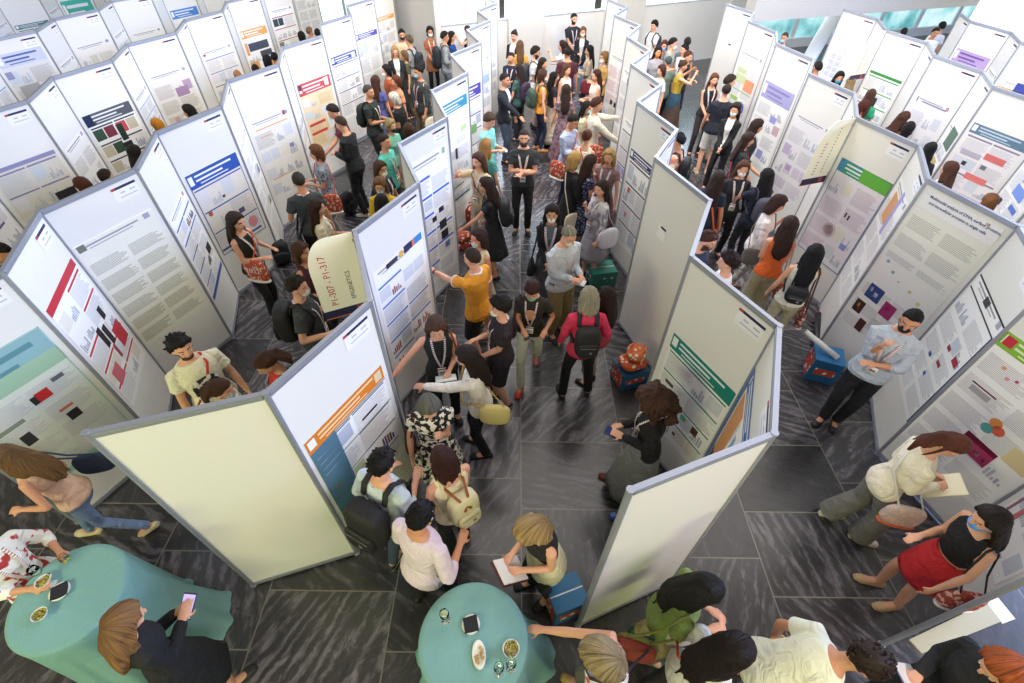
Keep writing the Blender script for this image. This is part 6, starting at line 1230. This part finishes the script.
a = at(816, 352, .035); b = at(818, 314, .10); poster_tube(a, b, .04, '#1c1a20', 'black poster tube on the floor between two right aisle panels', '#b03030')
x, y = rest(612, 518); r = empty('small_box', (x, y, 0), .4, 'small blue box on the floor left of the lower centre end panel', 'box'); m = MB(); m.rbox((0, 0, .04), (.06, .045, .08), r=.1); m.obj('body', mat('#3a5ca8', .4), r, True); m = MB(); m.box((0, 0, .083), (.056, .042, .006)); m.obj('lid', mat('#5a7cc0', .4), r)
q = [at(909, 641)[:2], at(999, 600)[:2], at(1008, 606)[:2], at(1003, 618)[:2], at(919, 656)[:2]]
q = [at(*p)[:2] for p in ((908, 640), (985, 603), (1000, 622), (921, 654))]
m = MB(); m.prism([tuple(p) for p in q][::-1], .002, .018); o = m.obj('floor_board', mat('#b9b293', .6)); tag(o, 'beige board lying on the floor at the lower right', 'board')
q = [at(*p)[:2] for p in ((986, 602), (997, 597), (1015, 619), (1002, 624))]
m = MB(); m.prism([tuple(p) for p in q][::-1], .002, .006); o = m.obj('white_sheet', mat('#efeee0', .6)); tag(o, 'white sheet on the floor beside the beige board', 'sheet')
# ------------------------------------------------------------------ arched signs mounted on the panel posts
def arch_sign(post, rz, label, z1=2.49, h=.86, w=.47, lines=(), fg='#c23a4a'):
    r = empty('arched_sign', (post[0], post[1], 0), rz, label, 'sign', 'arched signs fixed to the panels')
    pts = [(0.03, 0), (w, 0), (w, h * .62)] + [(w - .43 * w - .0 + math.cos(t) * .43 * w, h * .62 + math.sin(t) * h * .38) for t in np.linspace(.1, math.pi / 2, 10)] + [(0.03, h)]
    m = MB(); m.prism(pts, 0, .008); V = m.V[0]; m.V = [np.c_[V[:, 0], -V[:, 2] + .004, V[:, 1] + z1 - h]]; m.obj('board', mat('#f7f5e4', .5), r)
    m = MB(); m.box((.03 + (w - .03) / 2, 0, z1 - h + .035), (w - .03, .011, .09)); m.obj('navy_band', mat('#25224e', .5), r)
    m = MB(); m.box((.03 + (w - .03) / 2, 0, z1 - h - .014), (w - .03, .011, .010)); m.obj('orange_edge', mat('#d98a3a', .5), r)
    m = MB(); m.box((.13, 0, z1 - h + .035), (.06, .0125, .06)); m.obj('red_emblem', mat('#b8454c', .5), r)
    for z in (z1 - .08, z1 - h + .12): m = MB(); m.box((.02, 0, z), (.045, .02, .03)); m.obj('clamp', ALU, r)
    if not lines:      # lettering too small to read: rows of short strokes
        for x, n, wd, z0, c in ((.33, 11, .040, z1 - h + .14, '#cf9a9c'), (.19, 15, .020, z1 - h + .16, '#9a9c9c')):
            m = MB()
            for k in range(n):
                if n == 11 and k == 5: continue
                m.box((x, .0048, z0 + k * .042), (wd, .0014, .016))
            m.obj('lettering', mat(c, .6), r)['kind'] = 'stuff'
    for (s, x, z, size, col) in lines:
        for sd in (1,):
            o = text(s, x, z, size, col, r, 'sign_text', .0052, 'LEFT'); o.rotation_euler = (math.pi / 2, -math.pi / 2, 0) if False else (Matrix.Rotation(math.pi, 4, 'Z') @ Matrix.Rotation(math.pi / 2, 4, 'X') @ Matrix.Rotation(math.pi / 2, 4, 'Z')).to_euler()
            o.location = (x, .0052, z)
    return r
L_ = lambda a, b, z: [(a, .34, z, .086, '#c23a4a'), (b, .16, z + .03, .056, '#3f4a44')]
arch_sign(JM[3], math.radians(206), 'arched sign reading P1-307 - P1-317 beside the middle row', lines=L_('P1-307 - P1-317', 'EPIGENETICS', 1.76))
arch_sign(JS[7], math.radians(200), 'arched sign over the pale text poster in the right aisle', lines=())
arch_sign(JT[7], math.radians(203), 'arched sign of the second row on the right', lines=())
# ------------------------------------------------------------------ bake modifiers
def bake():
    bpy.context.view_layer.update()
    dg = bpy.context.evaluated_depsgraph_get()
    out = []
    for o, post in PENDING:
        ev = o.evaluated_get(dg); me = bpy.data.meshes.new_from_object(ev, preserve_all_data_layers=False, depsgraph=dg); out.append((o, me, post))
    fonts = [o for o in COL.objects if o.type == 'FONT']; fm = []
    for o in fonts: fm.append((o, bpy.data.meshes.new_from_object(o.evaluated_get(dg), depsgraph=dg)))
    for o, me, post in out:
        old = o.data; mats = [m for m in old.materials]
        o.modifiers.clear(); 
        if len(me.materials) < len(mats):
            me.materials.clear()
            for m in mats: me.materials.append(m)
        o.data = me; bpy.data.meshes.remove(old)
        n = len(me.polygons); me.polygons.foreach_set('material_index', [0] * n)
        if post: post(o, me)
        me.polygons.foreach_set('use_smooth', [True] * len(me.polygons)); me.update()
    for o, me in fm:
        n = bpy.data.objects.new('lettering', me); COL.objects.link(n); n.parent = o.parent; n.matrix_local = o.matrix_local.copy(); bpy.data.objects.remove(o)
bake()
